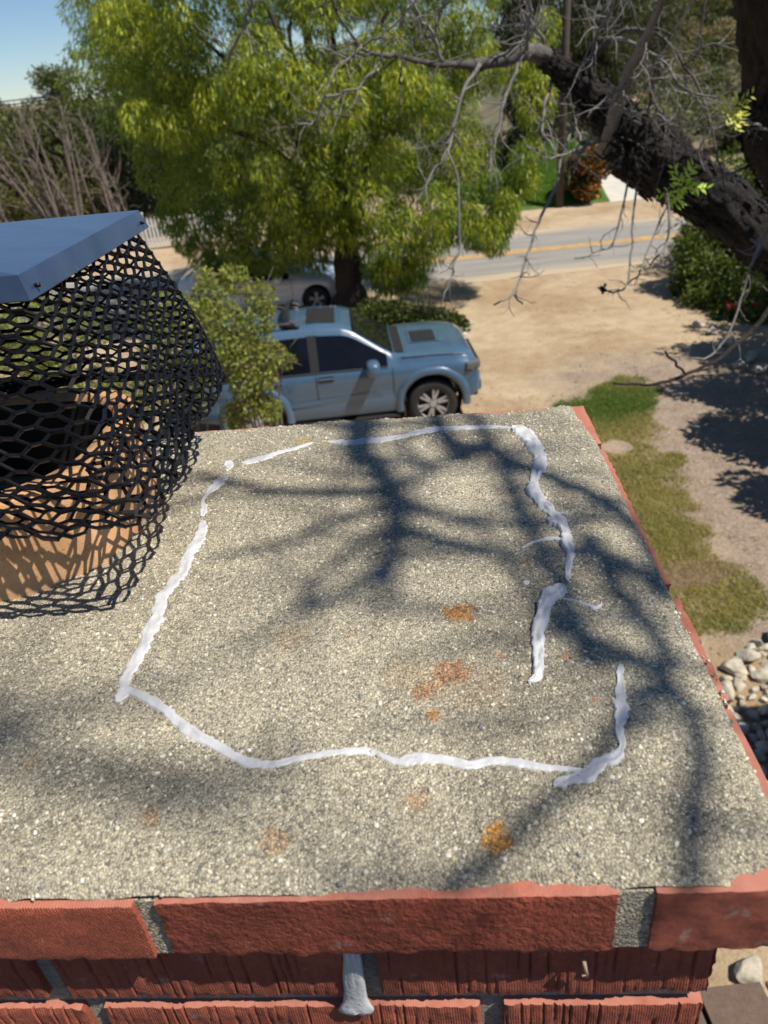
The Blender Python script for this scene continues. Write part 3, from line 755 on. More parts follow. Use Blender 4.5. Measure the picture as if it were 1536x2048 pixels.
# grey sealant daubed over the upright joint of the second course, with a flap hanging below
k = MB()
fz = lambda px, py, off: (lambda vv: CAM + vv * (((C0 + V * off - CAM) @ V) / (vv @ V)))(ray(px, py))
rows = []
for i, (yy, xl, xr) in enumerate([(1896, 690, 716), (1915, 692, 718), (1935, 690, 722), (1955, 688, 726), (1975, 690, 730), (1990, 692, 731), (1998, 690, 733), (2006, 684, 741), (2014, 678, 748), (2020, 684, 744), (2025, 699, 739)]):
    rows.append([fz(xl + (xr - xl) * t_, yy, OH - .0004 - .0012 * math.sin(math.pi * t_) ** .5 - .0005 * math.sin(t_ * 17 + yy) - .0012 * max(0, (yy - 1992)) / 40) for t_ in np.linspace(0, 1, 9)])
k.grid(np.array(rows)); o = k.build('sealant_smear', MT['sealant'], chim, True, True)
sd = o.modifiers.new('s', 'SOLIDIFY'); sd.thickness = .0015
tag(o, 'grey sealant smear over the brick joint under the cap')
# dry stem caught under the cap overhang
k = MB(); k.tube([fz(1166, 1912, OH - .002), fz(1170, 1935, OH - .006), fz(1174, 1954, OH - .004)], [.0011, .001, .0009], 6); k.tube([fz(1174, 1948, OH - .005), fz(1164, 1952, OH - .006)], .0006, 5)
tag(k.build('dry_stem', plain('dry_stem', (.36, .25, .18), .8), None, False, True), 'thin dry plant stem stuck to the shaded bricks under the cap', 'twig')

# --- clay flue liner
def clay_mat():
    M, t, p = new_mat('buff_clay_flue'); P = position(t)
    c = ramp(t, noise(t, P, 26, 6, .6), [(.3, (.40, .215, .10)), (.55, (.52, .29, .14)), (.75, (.60, .36, .19))])
    c = mixc(t, ramp(t, noise(t, P, 420, 3, .6), [(.62, (0, 0, 0)), (.70, (.8, .8, .8))]), c, (.22, .11, .05))
    mp = N(t, 'ShaderNodeMapping'); mp.inputs['Scale'].default_value = (60, 60, 5); t.links.new(P, mp.inputs[0])
    c = mixc(t, ramp(t, noise(t, mp.outputs[0], 1, 4, .6), [(.55, (0, 0, 0)), (.8, (.55, .55, .55))]), c, (.26, .15, .085))
    t.links.new(c, p.inputs['Base Color']); p.inputs['Roughness'].default_value = .92
    bump(t, p, noise(t, P, 500, 4, .6), .6, .001); return M
MT['clay'] = clay_mat()
FC = np.array([-.333, .520]); FH = (.148, .104); FR = .080
def rrect(hx, hy, r, n=10):
    out = []
    for cx, cy, a0 in ((hx - r, hy - r, 0), (-hx + r, hy - r, 90), (-hx + r, -hy + r, 180), (hx - r, -hy + r, 270)):
        for i in range(n + 1):
            a = R(a0 + 90 * i / n); out.append((cx + r * math.cos(a), cy + r * math.sin(a)))
    return np.array(out)
def ring(hx, hy, r, z, c=FC, n=10):
    q = rrect(hx, hy, r, n); ca, sa = math.cos(CH_A), math.sin(CH_A)
    return np.column_stack([c[0] + q[:, 0] * ca - q[:, 1] * sa, c[1] + q[:, 0] * sa + q[:, 1] * ca, np.full(len(q), z)])
FT = Z0 + .084
rings = [ring(*FH, FR, Z0 - .03), ring(*FH, FR, FT - .004), ring(FH[0] - .003, FH[1] - .003, FR - .003, FT), ring(FH[0] - .017, FH[1] - .017, FR - .015, FT), ring(FH[0] - .020, FH[1] - .020, FR - .018, FT - .005)]
k = MB(); A = np.array(rings); A = np.concatenate([A, A[:, :1]], 1); k.grid(A)
flue = k.build('flue_liner', MT['clay'], chim, True, True); tag(flue, 'buff orange clay flue liner')
MT['bore_black'] = plain('bore_black', (.008, .008, .008), .95)  # even near-black for the inside of the flue
rings = [ring(FH[0] - .0202, FH[1] - .0202, FR - .0182, FT - .005), ring(FH[0] - .021, FH[1] - .021, FR - .019, FT - .5)]
k = MB(); A = np.array(rings); A = np.concatenate([A, A[:, :1]], 1); k.grid(A); q = ring(FH[0] - .021, FH[1] - .021, FR - .019, FT - .5); k.put(q, [tuple(range(len(q)))])
o = k.build('flue_bore', MT['bore_black'], flue); o.data.transform((Matrix.Translation(chim.location) @ chim.rotation_euler.to_matrix().to_4x4()).inverted())
# --- mesh cap over the flue
MT['cap_paint'] = (lambda: None)()
def cap_mat(name, col, rough, coat):
    M, t, p = new_mat(name); P = position(t)
    n = noise(t, P, 55, 5, .6)
    t.links.new(ramp(t, n, [(.3, tuple(c * .85 for c in col)), (.7, tuple(c * 1.15 for c in col))]), p.inputs['Base Color'])
    t.links.new(ramp(t, n, [(.3, (rough * .8,) * 3), (.7, (rough * 1.2,) * 3)]), p.inputs['Roughness'])
    p.inputs['Coat Weight'].default_value = coat; p.inputs['Coat Roughness'].default_value = .25
    if coat > .3:
        mp = N(t, 'ShaderNodeMapping'); mp.inputs['Scale'].default_value = (14, 60, 14); t.links.new(P, mp.inputs[0])
        sk = ramp(t, noise(t, mp.outputs[0], .6, 6, .7), [(.45, (0, 0, 0)), (.85, (.14, .14, .14))])
        c2 = mixc(t, sk, ramp(t, n, [(.3, tuple(c * .85 for c in col)), (.7, tuple(c * 1.15 for c in col))]), (.16, .18, .20))
        sp = ramp(t, noise(t, P, 190, 3, .7), [(.70, (0, 0, 0)), (.74, (1, 1, 1))])
        t.links.new(mixc(t, sp, c2, (.22, .21, .20)), p.inputs['Base Color'])
    bump(t, p, noise(t, P, 900, 2), .15, .0004)
    return M
MT['cap_paint'] = cap_mat('black_paint_sky_tint', (.026, .045, .092), .36, 1.0)  # black lid paint; blue sky reflection partly put into the base colour
MT['cap_black'] = cap_mat('black_gloss_paint', (.006, .006, .008), .38, .0); MT['cap_black'].node_tree.nodes['Principled BSDF'].inputs['Specular IOR Level'].default_value = .22
lt_n, lt_f = onz(36, 550, 5.15 - .085), onz(277, 420, 5.15 - .085)
cap = empty('chimney_cowl', (FC[0], FC[1], FT), 0, 'black mesh chimney cap with a sky-tinted black metal lid over the flue', 'chimney cap')
LW = .30
ln, lf = lt_n.copy(), lt_f.copy()
side = (lf - ln) / np.linalg.norm(lf - ln); left = np.array([-side[1], side[0], 0])
zt = 5.15 - .085
P4 = [ln, lf, lf + left * LW, ln + left * LW]
mid = (P4[0] + P4[2]) / 2 + np.array([0, 0, .010])
hem = lambda p: p + (p - mid) * [.030, .030, 0] + np.array([0, 0, -.0145])
vsL = [p for p in P4] + [hem(p) for p in P4] + [mid + side * .03, mid - side * .03]
fL = [(0, 1, 8, 9), (1, 2, 8), (2, 3, 9, 8), (3, 0, 9), (0, 4, 5, 1), (1, 5, 6, 2), (2, 6, 7, 3), (3, 7, 4, 0)]
o = add('lid', mesh(vsL, fL), MT['cap_paint'], cap, True)
s_ = o.modifiers.new('s', 'SOLIDIFY'); s_.thickness = .0012; bevel(o, .0012, 2)
tag(o, 'black painted metal lid with the sky reflection tinted into its colour')
# expanded metal skirt: ring of hexagonal openings, flaring to the bottom
tn = [hem(p) * .94 + np.array([mid[0], mid[1], hem(P4[0])[2]]) * .06 + np.array([0, 0, .002]) for p in P4]
b0, b1 = onz(300, 1056, Z0 + .083), onz(455, 738, Z0 + .076)
bn = [b0, b1, b1 + left * (LW + .085) + side * .01, b0 + left * (LW + .085)]
def round4(Q, r, n=5):
    Q = [np.array(q) for q in Q]; out = []
    for i in range(4):
        p, a, b = Q[i], Q[i - 1], Q[(i + 1) % 4]
        da = (a - p) / np.linalg.norm(a - p); db = (b - p) / np.linalg.norm(b - p)
        for t_ in np.linspace(0, 1, n): out.append((1 - t_) ** 2 * (p + da * r) + 2 * t_ * (1 - t_) * p + t_ ** 2 * (p + db * r))
    return np.array(out + [out[0]])
TR, BR_ = round4(tn, .006), round4(bn, .010)
arc = np.concatenate([[0], np.cumsum(np.linalg.norm(np.diff((TR + BR_) / 2, axis=0), axis=1))])
PER = arc[-1]
def skirt(s, t_):
    s = s % PER; i = min(np.searchsorted(arc, s, 'right') - 1, len(arc) - 2); a = (s - arc[i]) / (arc[i + 1] - arc[i])
    T_, B_ = TR[i] * (1 - a) + TR[i + 1] * a, BR_[i] * (1 - a) + BR_[i + 1] * a
    bul = .003 * math.sin(math.pi * t_); p = T_ * (1 - t_) + B_ * t_
    o_ = p - np.array([mid[0], mid[1], p[2]]); o_ /= np.linalg.norm(o_)
    wv = (.0022 * math.sin(s * 61) + .0016 * math.sin(s * 143 + 1)) * t_; bul += .0022 * math.sin(s * 47 + t_ * 5) * t_
    return p + o_ * bul + np.array([0, 0, wv])
hgt = np.linalg.norm(TR.mean(0) - BR_.mean(0)) + .02
nc = int(round(PER / .0300)); Lc = PER / nc; nr = int(round(hgt / .0052))
k = MB()
def strand(s0, t0, s1, t1, wd, th):
    a, b = skirt(s0, t0), skirt(s1, t1)
    d = b - a; L_ = np.linalg.norm(d); d /= L_
    m_ = (a + b) / 2; nrm_ = m_ - np.array([mid[0], mid[1], m_[2]]); nrm_ -= d * (nrm_ @ d); nrm_ /= np.linalg.norm(nrm_)
    sd_ = np.cross(d, nrm_)
    tw = R(38) + .25 * math.sin(s0 * 311 + t0 * 97); n2 = nrm_ * math.cos(tw) + sd_ * math.sin(tw); s2 = sd_ * math.cos(tw) - nrm_ * math.sin(tw)
    k.box(m_, (L_ + .0012, wd, th), np.column_stack([d, s2, n2]))
bl = Lc * .24
for jr in range(nr + 1):
    t0 = jr / nr
    for ic in range(nc):
        s0 = (ic + (.5 if jr % 2 else 0)) * Lc
        strand(s0 - bl / 2, t0, s0 + bl / 2, t0, .0034, .0017)
        if jr < nr:
            t1 = (jr + 1) / nr
            strand(s0 + bl / 2, t0, s0 + Lc / 2 - bl / 2, t1, .0021, .0016)
            strand(s0 - bl / 2, t0, s0 - Lc / 2 + bl / 2, t1, .0021, .0016)
# the sheet turns in at the bottom and runs to the flue as a flat flange
_sk = skirt
def skirt(s, t_):
    p = _sk(s, 1.0); q = np.array([FC[0], FC[1], p[2]]); L_ = np.linalg.norm(q - p)
    return p + (q - p) / L_ * .058 * t_ + np.array([0, 0, .014 * t_])
nf_ = 8
for jr in range(nf_ + 1):
    t0 = jr / nf_
    for ic in range(nc):
        s0 = (ic + (.5 if jr % 2 else 0)) * Lc
        a, b = skirt(s0 - bl / 2, t0), skirt(s0 + bl / 2, t0)
        for (sa, ta, sb, tb, wd) in ((s0 - bl / 2, t0, s0 + bl / 2, t0, .0034), (s0 + bl / 2, t0, s0 + Lc / 2 - bl / 2, t0 + 1 / nf_, .0021), (s0 - bl / 2, t0, s0 - Lc / 2 + bl / 2, t0 + 1 / nf_, .0021)):
            if tb > 1.001: continue
            a, b = skirt(sa, ta), skirt(sb, tb); d = b - a; L_ = np.linalg.norm(d); d /= L_; up_ = np.array([0, 0, 1.0]); s2 = np.cross(d, up_); s2 /= np.linalg.norm(s2); n2 = np.cross(s2, d)
            tw = R(30); k.box((a + b) / 2, (L_ + .0012, wd, .0016), np.column_stack([d, s2 * math.cos(tw) + n2 * math.sin(tw), n2 * math.cos(tw) - s2 * math.sin(tw)]))
o = k.build('wire_mesh', MT['cap_black'], cap, True); tag(o, 'black expanded metal mesh skirt with hexagonal openings')
# bolts at the lid corners and straps to the flue
for p in (P4[0], P4[1]):
    k = MB(); q = hem(p) * .6 + p * .4 + left * .018 * 0 + (side if p is P4[0] else -side) * .012; 
    outw = -left; k.tube([q, q + outw * .003], .0013, 8); k.build('screw', MT['cap_black'], cap, True, True)

# ================================================================== OWN HOUSE (roof edge low on the right; an unseen wing is added to shade the rocks)
MT['shingle'] = mortar_mat('brown_shingle_granules', (.20, .135, .10), (.4, .4, .4))
MT['stucco'] = plain('cream_stucco', (.55, .48, .38), .9, var=.08, nscale=5, bumpd=.004, bscale=120)
MT['dark_gap'] = plain('roofing_felt', (.02, .02, .02), .9)
house = empty('house', (1.5, -3, 0), 0, 'low house with brown shingle roof at the foot of the chimney', 'house')
EZ, EY = 3.2, onz(1500, 1990, 3.2)[1]
PIT = .36
k = MB()
k.put([(-7, EY, EZ - .02), (4.3, EY, EZ - .02), (4.3, EY - 7, EZ - .02 + 7 * PIT * .0 + 1.0), (-7, EY - 7, EZ + .98), (-7, EY, EZ - .10), (4.3, EY, EZ - .10), (4.3, EY - 7, EZ + .9), (-7, EY - 7, EZ + .9)],
      [(0, 1, 2, 3), (4, 7, 6, 5), (0, 4, 5, 1), (1, 5, 6, 2), (2, 6, 7, 3), (3, 7, 4, 0)])
roof = k.build('roof', MT['dark_gap'], house, True)
k = MB(); k.box((-1.3, EY - 3.9, 1.5), (10.4, 6.6, 3.0)); k.build('wall', MT['stucco'], house, True)
shm = None
sl_ = 1.0 / 7
for r_i in range(8):
    for c_i in range(24):
        x0 = .30 + c_i * .163 + (.08 if r_i % 2 else 0); y0 = EY - .13 * r_i
        if shm is None:
            kk = MB(); kk.box((0, 0, 0), (.150, .17, .012)); shm = mesh(np.concatenate(kk.v), kk.f)
            shm.materials.append(MT['shingle'])
        o = bpy.data.objects.new('shingle', shm); C.objects.link(o); o.parent = roof
        o.location = (x0 + .075 - 1.5, y0 - .06 + 3, EZ + sl_ * (.13 * r_i + .06) - .004 + .006 * (r_i % 2)); o.rotation_euler = (-math.atan(sl_) + .04, 0, rng.normal() * .008)
k = MB()  # unseen wing, added to cast the dark shade over the rocks
k.box((7.4, -1.2, 1.55), (5.0, 8.6, 3.1)); k.build('wall', MT['stucco'], house, True)
k = MB(); k.put([(4.7, 3.62, 3.3), (10.4, 3.62, 3.3), (10.4, -6, 3.3), (4.7, -6, 3.3), (7.5, 2.0, 4.4), (7.5, -6, 4.4)], [(0, 1, 4), (1, 2, 5, 4), (3, 0, 4, 5), (0, 3, 2, 1), (2, 3, 5)])
k.build('roof', MT['shingle'], house, True)

# ================================================================== LAWN, ROCKS
lp = [(1120, 815), (1170, 795), (1215, 765), (1240, 752), (1300, 757), (1292, 800), (1288, 845), (1312, 895), (1358, 925), (1350, 985), (1388, 1040), (1402, 1085), (1470, 1125), (1512, 1185), (1470, 1245), (1420, 1275), (1350, 1290), (1290, 1300), (1150, 1290), (1080, 1000)]
lawn_poly = np.array([onz(x, y, 0)[:2] for x, y in lp])
def in_poly(p, poly):
    x, y = p[:, 0], p[:, 1]; r_ = np.zeros(len(p), bool); j = len(poly) - 1
    for i in range(len(poly)):
        xi, yi = poly[i]; xj, yj = poly[j]
        c_ = ((yi > y) != (yj > y)) & (x < (xj - xi) * (y - yi) / (yj - yi + 1e-12) + xi); r_ ^= c_; j = i
    return r_
def blades(name, pts, hgt, wdt, ta, tb, seed, lean=.5, tintf=None, z=0.0):
    r = np.random.default_rng(seed); n = len(pts)
    a = r.random(n) * 6.283; h = hgt * (.5 + r.random(n)); w_ = wdt * (.7 + .6 * r.random(n))
    b = np.column_stack([pts, np.full(n, 0.0) + z]) if pts.shape[1] == 2 else pts
    sd_ = np.column_stack([np.cos(a), np.sin(a), 0 * a]); ln_ = r.normal(size=(n, 3)) * lean * h[:, None]; ln_[:, 2] = h
    Vv = np.stack([b - sd_ * w_[:, None] / 2, b + sd_ * w_[:, None] / 2, b + ln_], 1)
    F = (np.arange(n) * 3)[:, None] + np.array([0, 1, 2])
    m_ = r.random(n) if tintf is None else np.clip(tintf + .25 * r.normal(size=n), 0, 1)
    T = np.asarray(ta)[None] * (1 - m_)[:, None] + np.asarray(tb)[None] * m_[:, None]; T = T * (.75 + .5 * r.random(n))[:, None]
    o = add(name, mesh(Vv.reshape(-1, 3), F, tint=np.repeat(T, 3, 0)), MT['grass'])
    return tag(o, kind='stuff')
n = 210000
lo, hi = lawn_poly.min(0), lawn_poly.max(0)
pts = lo + rng.random((n, 2)) * (hi - lo)
jit = np.column_stack([fbm(np.column_stack([pts * 2.6, 0 * pts[:, :1]]), 5, 4), fbm(np.column_stack([pts * 2.6, 0 * pts[:, :1] + 9]), 6, 4)]) * .22 + rng.normal(size=(n, 2)) * .09
pt_ok = in_poly(pts + jit, lawn_poly)
bare1, bare2 = onz(1235, 895, 0)[:2], onz(1385, 1150, 0)[:2]
pt_ok &= np.hypot(*(pts + jit * .3 - bare1).T) > .26
pt_ok &= ~((np.hypot((pts + jit * .5 - bare2)[:, 0] / 1.25, (pts + jit * .5 - bare2)[:, 1] / .8) < .33) & (rng.random(n) > .3))
th = np.linspace(0, 6.283, 40)[:-1]; mul = [(bare2[0] + .46 * math.cos(a) * (1 + .25 * math.sin(3 * a + 1) + .1 * math.sin(7 * a)), bare2[1] + .30 * math.sin(a) * (1 + .2 * math.sin(4 * a))) for a in th]
tag(sheet('mulch', mul, .006, plain('brown_mulch', (.16, .105, .07), .95, var=.45, nscale=26, bumpd=.03, bscale=40)), kind='structure')
dry = np.clip(.42 + .55 * fbm(np.column_stack([pts * .9, 0 * pts[:, :1]]), 12) + .5 * np.clip((10.8 - pts[:, 1]) / 2, -1, .5), 0, 1)
thin = rng.random(n) > .35 * dry * (fbm(np.column_stack([pts * 3, 0 * pts[:, :1]]), 14) > -.1)
pt_ok &= thin
lawn = blades('grass', pts[pt_ok], .035, .012, (.085, .165, .022), (.36, .31, .11), 3, .9, dry[pt_ok])
tag(lawn, 'patchy lawn strip, green at the far end and straw-yellow nearer', 'grass')
lit_p = np.column_stack([rng.uniform(-1, 8.5, 5200), rng.uniform(3.2, 19.0, 5200)]); lit_n = len(lit_p)
lit_p = lit_p[(fbm(np.column_stack([lit_p * .7, 0 * lit_p[:, :1]]), 44) + .35 * (lit_p[:, 0] > 4) > .0) & ~in_poly(lit_p, lawn_poly)]
lq = np.column_stack([lit_p, np.full(len(lit_p), .006)])
o = blades('leaf_litter', lq, .012, .045, (.22, .15, .085), (.48, .40, .28), 17, 2.2); tag(o, 'dry leaf litter and chips scattered over the yard', 'leaf litter')
# rock
def rock_mesh(seed):
    b = bmesh.new(); bmesh.ops.create_icosphere(b, subdivisions=3, radius=1)
    r = np.random.default_rng(seed); sc_ = np.array([1, .75 + .2 * r.random(), .5 + .2 * r.random()])
    pl = r.normal(size=(13, 3)); pl /= np.linalg.norm(pl, axis=1)[:, None]
    for v in b.verts:
        p = np.array(v.co)
        for q in pl:
            d = p @ q
            if d > .55: p = p - q * (d - .55) * .98
        p = p * sc_ * (1 + .06 * mnoise.noise(Vector(p * 2.0) + Vector((seed, 0, 0))))
        v.co = p
    me = bpy.data.meshes.new('rock'); b.to_mesh(me); b.free(); me.materials.append(MT['rock'])
    return sharp(me, 24)
rocks = [rock_mesh(i) for i in range(7)]
def place_rock(p, s, label, group, zoff=.35):
    o = bpy.data.objects.new('rock', rocks[int(rng.integers(7))]); C.objects.link(o)
    o.location = (p[0], p[1], p[2] + s * zoff); o.scale = (s, s, s); o.rotation_euler = (rng.normal() * .35, rng.normal() * .35, rng.random() * 6.28)
    return tag(o, label, 'rock', group)
pile = np.array([onz(x, y, 0)[:2] for x, y in [(1400, 1370), (1440, 1345), (1490, 1300), (1536, 1268), (1600, 1300), (1620, 1500), (1545, 1640), (1480, 1560), (1440, 1470), (1410, 1420)]])
got = []
for _ in range(4000):
    p = pile.min(0) + rng.random(2) * (pile.max(0) - pile.min(0))
    if not in_poly(p[None], pile)[0]: continue
    s = .055 + .085 * rng.random() ** 1.5
    if all(np.hypot(*(p - q)) > (s + t_) * .60 for q, t_ in got):
        got.append((p, s))
        lit = p[1] > 4.6
        place_rock((p[0], p[1], 0), s, 'pale cream rock in the sunlit heap beside the lawn' if lit else 'rock in the dark shade beside the chimney', 'rocks in the sunlit heap' if lit else 'rocks in the shade')
    if len(got) > 170: break
p = onz(1502, 1962, 0); place_rock((p[0], p[1] + .03, 0), .125, 'large rounded white rock beyond the roof edge', None, .5)
for x, y in ((935, 662), (928, 672), (922, 684), (940, 650)):
    p = onz(x, y, 0); place_rock(p, .09 + .03 * rng.random(), 'small white edging stone beside the low hedge near the car', 'edging stones by the low hedge')
for x, y in ((1400, 655), (1425, 668), (1450, 690), (1480, 735), (1500, 720), (1520, 745)):
    p = onz(x, y, 0); place_rock(p, .13 + .05 * rng.random(), 'pale rock half hidden under the right-hand shrubs', 'rocks under the right-hand shrubs')

# ================================================================== PLANTS
G1, G2 = (.055, .095, .012), (.16, .185, .022)
# --- the big shade tree by the road
TB = onz(703, 628, 0)
big = empty('shade_tree', TB, 0, 'large bushy green tree with narrow drooping leaves beside the road', 'tree')
k = MB(); r = np.random.default_rng(3)
tp = ony(693, 500, TB[1])
k.tube(catmull([TB + [0, 0, -.1], TB + [.0, 0, .35], tp * .55 + TB * .45, tp], 5), [.46, .44, .42, .41, .40, .39, .385, .38, .37, .36, .35, .345, .34, .335, .33, .33], 12, wob=.25, seed=2)
k.build('trunk', MT['bark_mid'], big, True, True)
CB = np.array([-.8, 19.9, 5.2]); RB = np.array([4.9, 3.9, 4.6])
def keep_big(p):
    # the skirt hangs lower on both sides and opens round the trunk
    lowest = 1.5 + .9 * math.exp(-((p[0] + .3) / 1.2) ** 2) + (.5 if p[0] > 2.2 else 0)
    lowest += max(0, -2.6 - p[0]) * 1.15
    return p[2] > lowest
cc, rr = clumps(CB, RB, 250, .36, .82, 11, keep_big, .42)
ex = [ony(x, y, Y) for x, y, Y in ((980, 470, 17.5), (940, 440, 17.3), (860, 480, 17.2), (800, 520, 17.3), (770, 545, 17.4), (820, 455, 17), (1010, 420, 18), (560, 490, 17.4), (470, 480, 17.6), (430, 450, 18), (520, 440, 17), (620, 450, 17), (600, 480, 17.2), (350, 380, 18.5), (300, 330, 18.5), (170, 130, 20), (150, 170, 20), (200, 90, 20), (230, 230, 19.5), (240, 30, 20), (1060, 300, 19), (1070, 200, 19), (1060, 120, 19.5), (1050, 360, 18.6), (740, 400, 16.6), (690, 460, 17), (760, 470, 16.9), (880, 420, 16.9), (650, 390, 16.5), (560, 400, 16.6), (1090, 60, 20))]
er = [(.30 + .2 * r.random()) for _ in ex]
cc = np.vstack([cc, ex]); rr = np.vstack([rr, [(q, q, q * 1.25) for q in er]])
for i in range(46):
    tgt = cc[r.integers(len(cc))]; q = tp + np.array([0, 0, r.random() * 2.4]) * .8
    mid_ = (q + tgt) / 2 + np.array([0, 0, .5]) + r.normal(size=3) * .2
    lim = MB(); lim.tube(catmull([q, mid_, tgt], 5), np.linspace(.10, .02, 11), 6)
    if i < 12: lim.build('limb', MT['bark_mid'], big, True, True)
lim = MB(); lim.tube(catmull([tp, tp + [.2, .3, 1.6], tp + [-.2, .8, 3.2], CB + [0, 0, 2.5]], 5), np.linspace(.27, .06, 16), 8, wob=.2); lim.build('limb', MT['bark_mid'], big, True, True)
acc = []
leaf_cloud('', cc, rr, 150000, .15, .18, None, None, (.062, .125, .013), (.235, .305, .028), .75, 5, shell=.3, acc=acc)
skirt_px = [(400, 500), (430, 515), (470, 515), (510, 505), (545, 510), (590, 505), (630, 500), (655, 455), (690, 440), (722, 455), (748, 520), (770, 555), (800, 550), (825, 545), (835, 510), (850, 470), (880, 450), (910, 450), (940, 455), (965, 460), (990, 470), (1000, 440), (1015, 400), (1030, 360), (1045, 320), (370, 470), (340, 430), (480, 470), (560, 460), (620, 440), (780, 480), (790, 430), (700, 430), (660, 410), (870, 400), (930, 400), (980, 380), (420, 430), (500, 410), (580, 390)]
sc_ = np.array([ony(x, y, 17.3 + 1.2 * abs(x - 700) / 400 + .5 * r.random()) for x, y in skirt_px]); sr_ = np.array([(.34, .34, .46)] * len(sc_))
leaf_cloud('', sc_, sr_, 28000, .145, .18, None, None, (.060, .135, .014), (.20, .29, .03), .95, 8, shell=.2, acc=acc)
# sunlit highlights of the crown, put into brighter yellow-green leaf tints
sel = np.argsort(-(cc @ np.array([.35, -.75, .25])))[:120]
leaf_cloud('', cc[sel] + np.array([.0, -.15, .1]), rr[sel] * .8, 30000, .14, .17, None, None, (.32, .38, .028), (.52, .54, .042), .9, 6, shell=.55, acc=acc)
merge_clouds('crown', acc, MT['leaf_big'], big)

DK1, DK2 = (.008, .017, .006), (.024, .038, .011)
MD1, MD2 = (.035, .060, .014), (.095, .12, .03)
OL1, OL2 = (.060, .072, .024), (.15, .15, .05)
simple_tree('cypress_tree', (-8.0, 33.5, 0), 7, (-8.0, 33.5, 3.0), (1.5, 1.5, 2.9), 'dark dense evergreen tree left of the big tree', 'tree', 'leaf_dark', 15000, .16, .3, DK1, DK2, 21, 60, (.5, .9))
simple_tree('cypress_tree', (-6.2, 35.5, 0), 8, (-6.2, 35.5, 3.2), (1.9, 1.6, 3.0), 'dark evergreen tree showing behind the picket fence', 'tree', 'leaf_dark', 15000, .16, .3, DK1, DK2, 22, 60, (.5, .9))
simple_tree('evergreen_tree', (-9.3, 38, 0), 9, (-8.6, 38, 7.2), (1.5, 1.5, 1.6), 'dark feathery treetop against the sky left of the big tree', 'tree', 'leaf_dark', 7000, .2, .22, DK1, DK2, 23, 30, (.4, .8))
simple_tree('broadleaf_tree', (-16.8, 38, -.3), 6, (-16.6, 38, 4.9), (1.8, 1.6, 2.3), 'leafy tree at the far left edge against the sky', 'tree', 'leaf_shrub', 12000, .2, .35, MD1, OL2, 24, 34, (.4, .8))
for i, (x, y, h, lab) in enumerate(((-26, 66, 5.0, 'distant round green tree behind the bare stems, leftmost'), (-21.5, 70, 4.9, 'distant green tree under the power lines, left of centre'), (-17.5, 62, 4.6, 'distant green tree under the power lines, right of centre'), (-33, 60, 5.2, 'distant olive tree beyond the left edge bushes'), (-14, 58, 4.9, 'distant dark tree beside the dark evergreens'), (-19, 48, 4.3, 'distant green tree just above the tall bare stems'), (-15.6, 46, 4.2, 'distant green tree right above the slim bare stems'), (-24, 50, 4.6, 'distant green tree low at the left edge'), (-20.5, 80, 7.2, 'tall distant tree breaking the skyline under the wires'), (-28, 84, 7.6, 'tall distant tree on the skyline at the left'), (-16, 76, 6.6, 'tall distant tree on the skyline beside the evergreens'))):
    simple_tree('distant_tree', (x, y, -1.1), h, (x, y, h * .45), (2.6, 2.2, h * .55), lab, 'tree', 'leaf_shrub', 7000, .34, .4, MD1, OL2, 30 + i, 30, (.7, 1.3), group='distant trees on the left')
# scrub at the foot of the far trees
for i in range(7):
    x = -17 + i * 1.75; y = 33 + 2.5 * (i % 3)
    shrub('roadside_shrub', (x, y, -.1), 1.4, 2.3 - .2 * (i % 3), 'olive scrub bush behind the bare stems across the road', 5000, .17, .4, OL1, OL2, 50 + i, group='scrub bushes across the road')
# bare multi-stemmed shrubs on the left
def bare_shrub(base, n, h, spread, seed, label, lean=(0, 0)):
    t = empty('bare_shrub', base, 0, label, 'shrub', 'bare shrubs across the road'); r = np.random.default_rng(seed); base = np.array(base, float)
    for i in range(n):
        b = base + np.array([r.normal() * .35, r.normal() * .3, 0]); tipp = b + np.array([r.normal() * spread + lean[0], r.normal() * spread * .6, h * (.7 + .5 * r.random())])
        ml = (b + tipp) / 2 + r.normal(size=3) * .12
        k = MB(); P_ = catmull([b, ml, tipp], 5); k.tube(P_, np.linspace(.07 + .03 * r.random(), .02, len(P_)), 6)
        for q in range(9):
            s_ = P_[r.integers(3, len(P_))]; d = r.normal(size=3) * .45; d[2] = abs(d[2]) + .35
            k.tube(catmull([s_, s_ + d * .5 + r.normal(size=3) * .08, s_ + d], 3), np.linspace(.02, .006, 7), 4)
        k.build('stem', MT['bark_grey'], t, True, True)
bare_shrub((-10.4, 29.2, 0), 15, 4.3, .75, 61, 'bare many-stemmed grey shrub left of the picket fence', (-.8, 0))
bare_shrub((-12.6, 28.8, 0), 12, 4.2, .7, 62, 'leaning bare grey shrub at the far left edge', (-.9, 0))
bare_shrub((-9.0, 30.2, 0), 8, 3.7, .4, 63, 'slim bare stems close beside the picket fence', (-.2, 0))

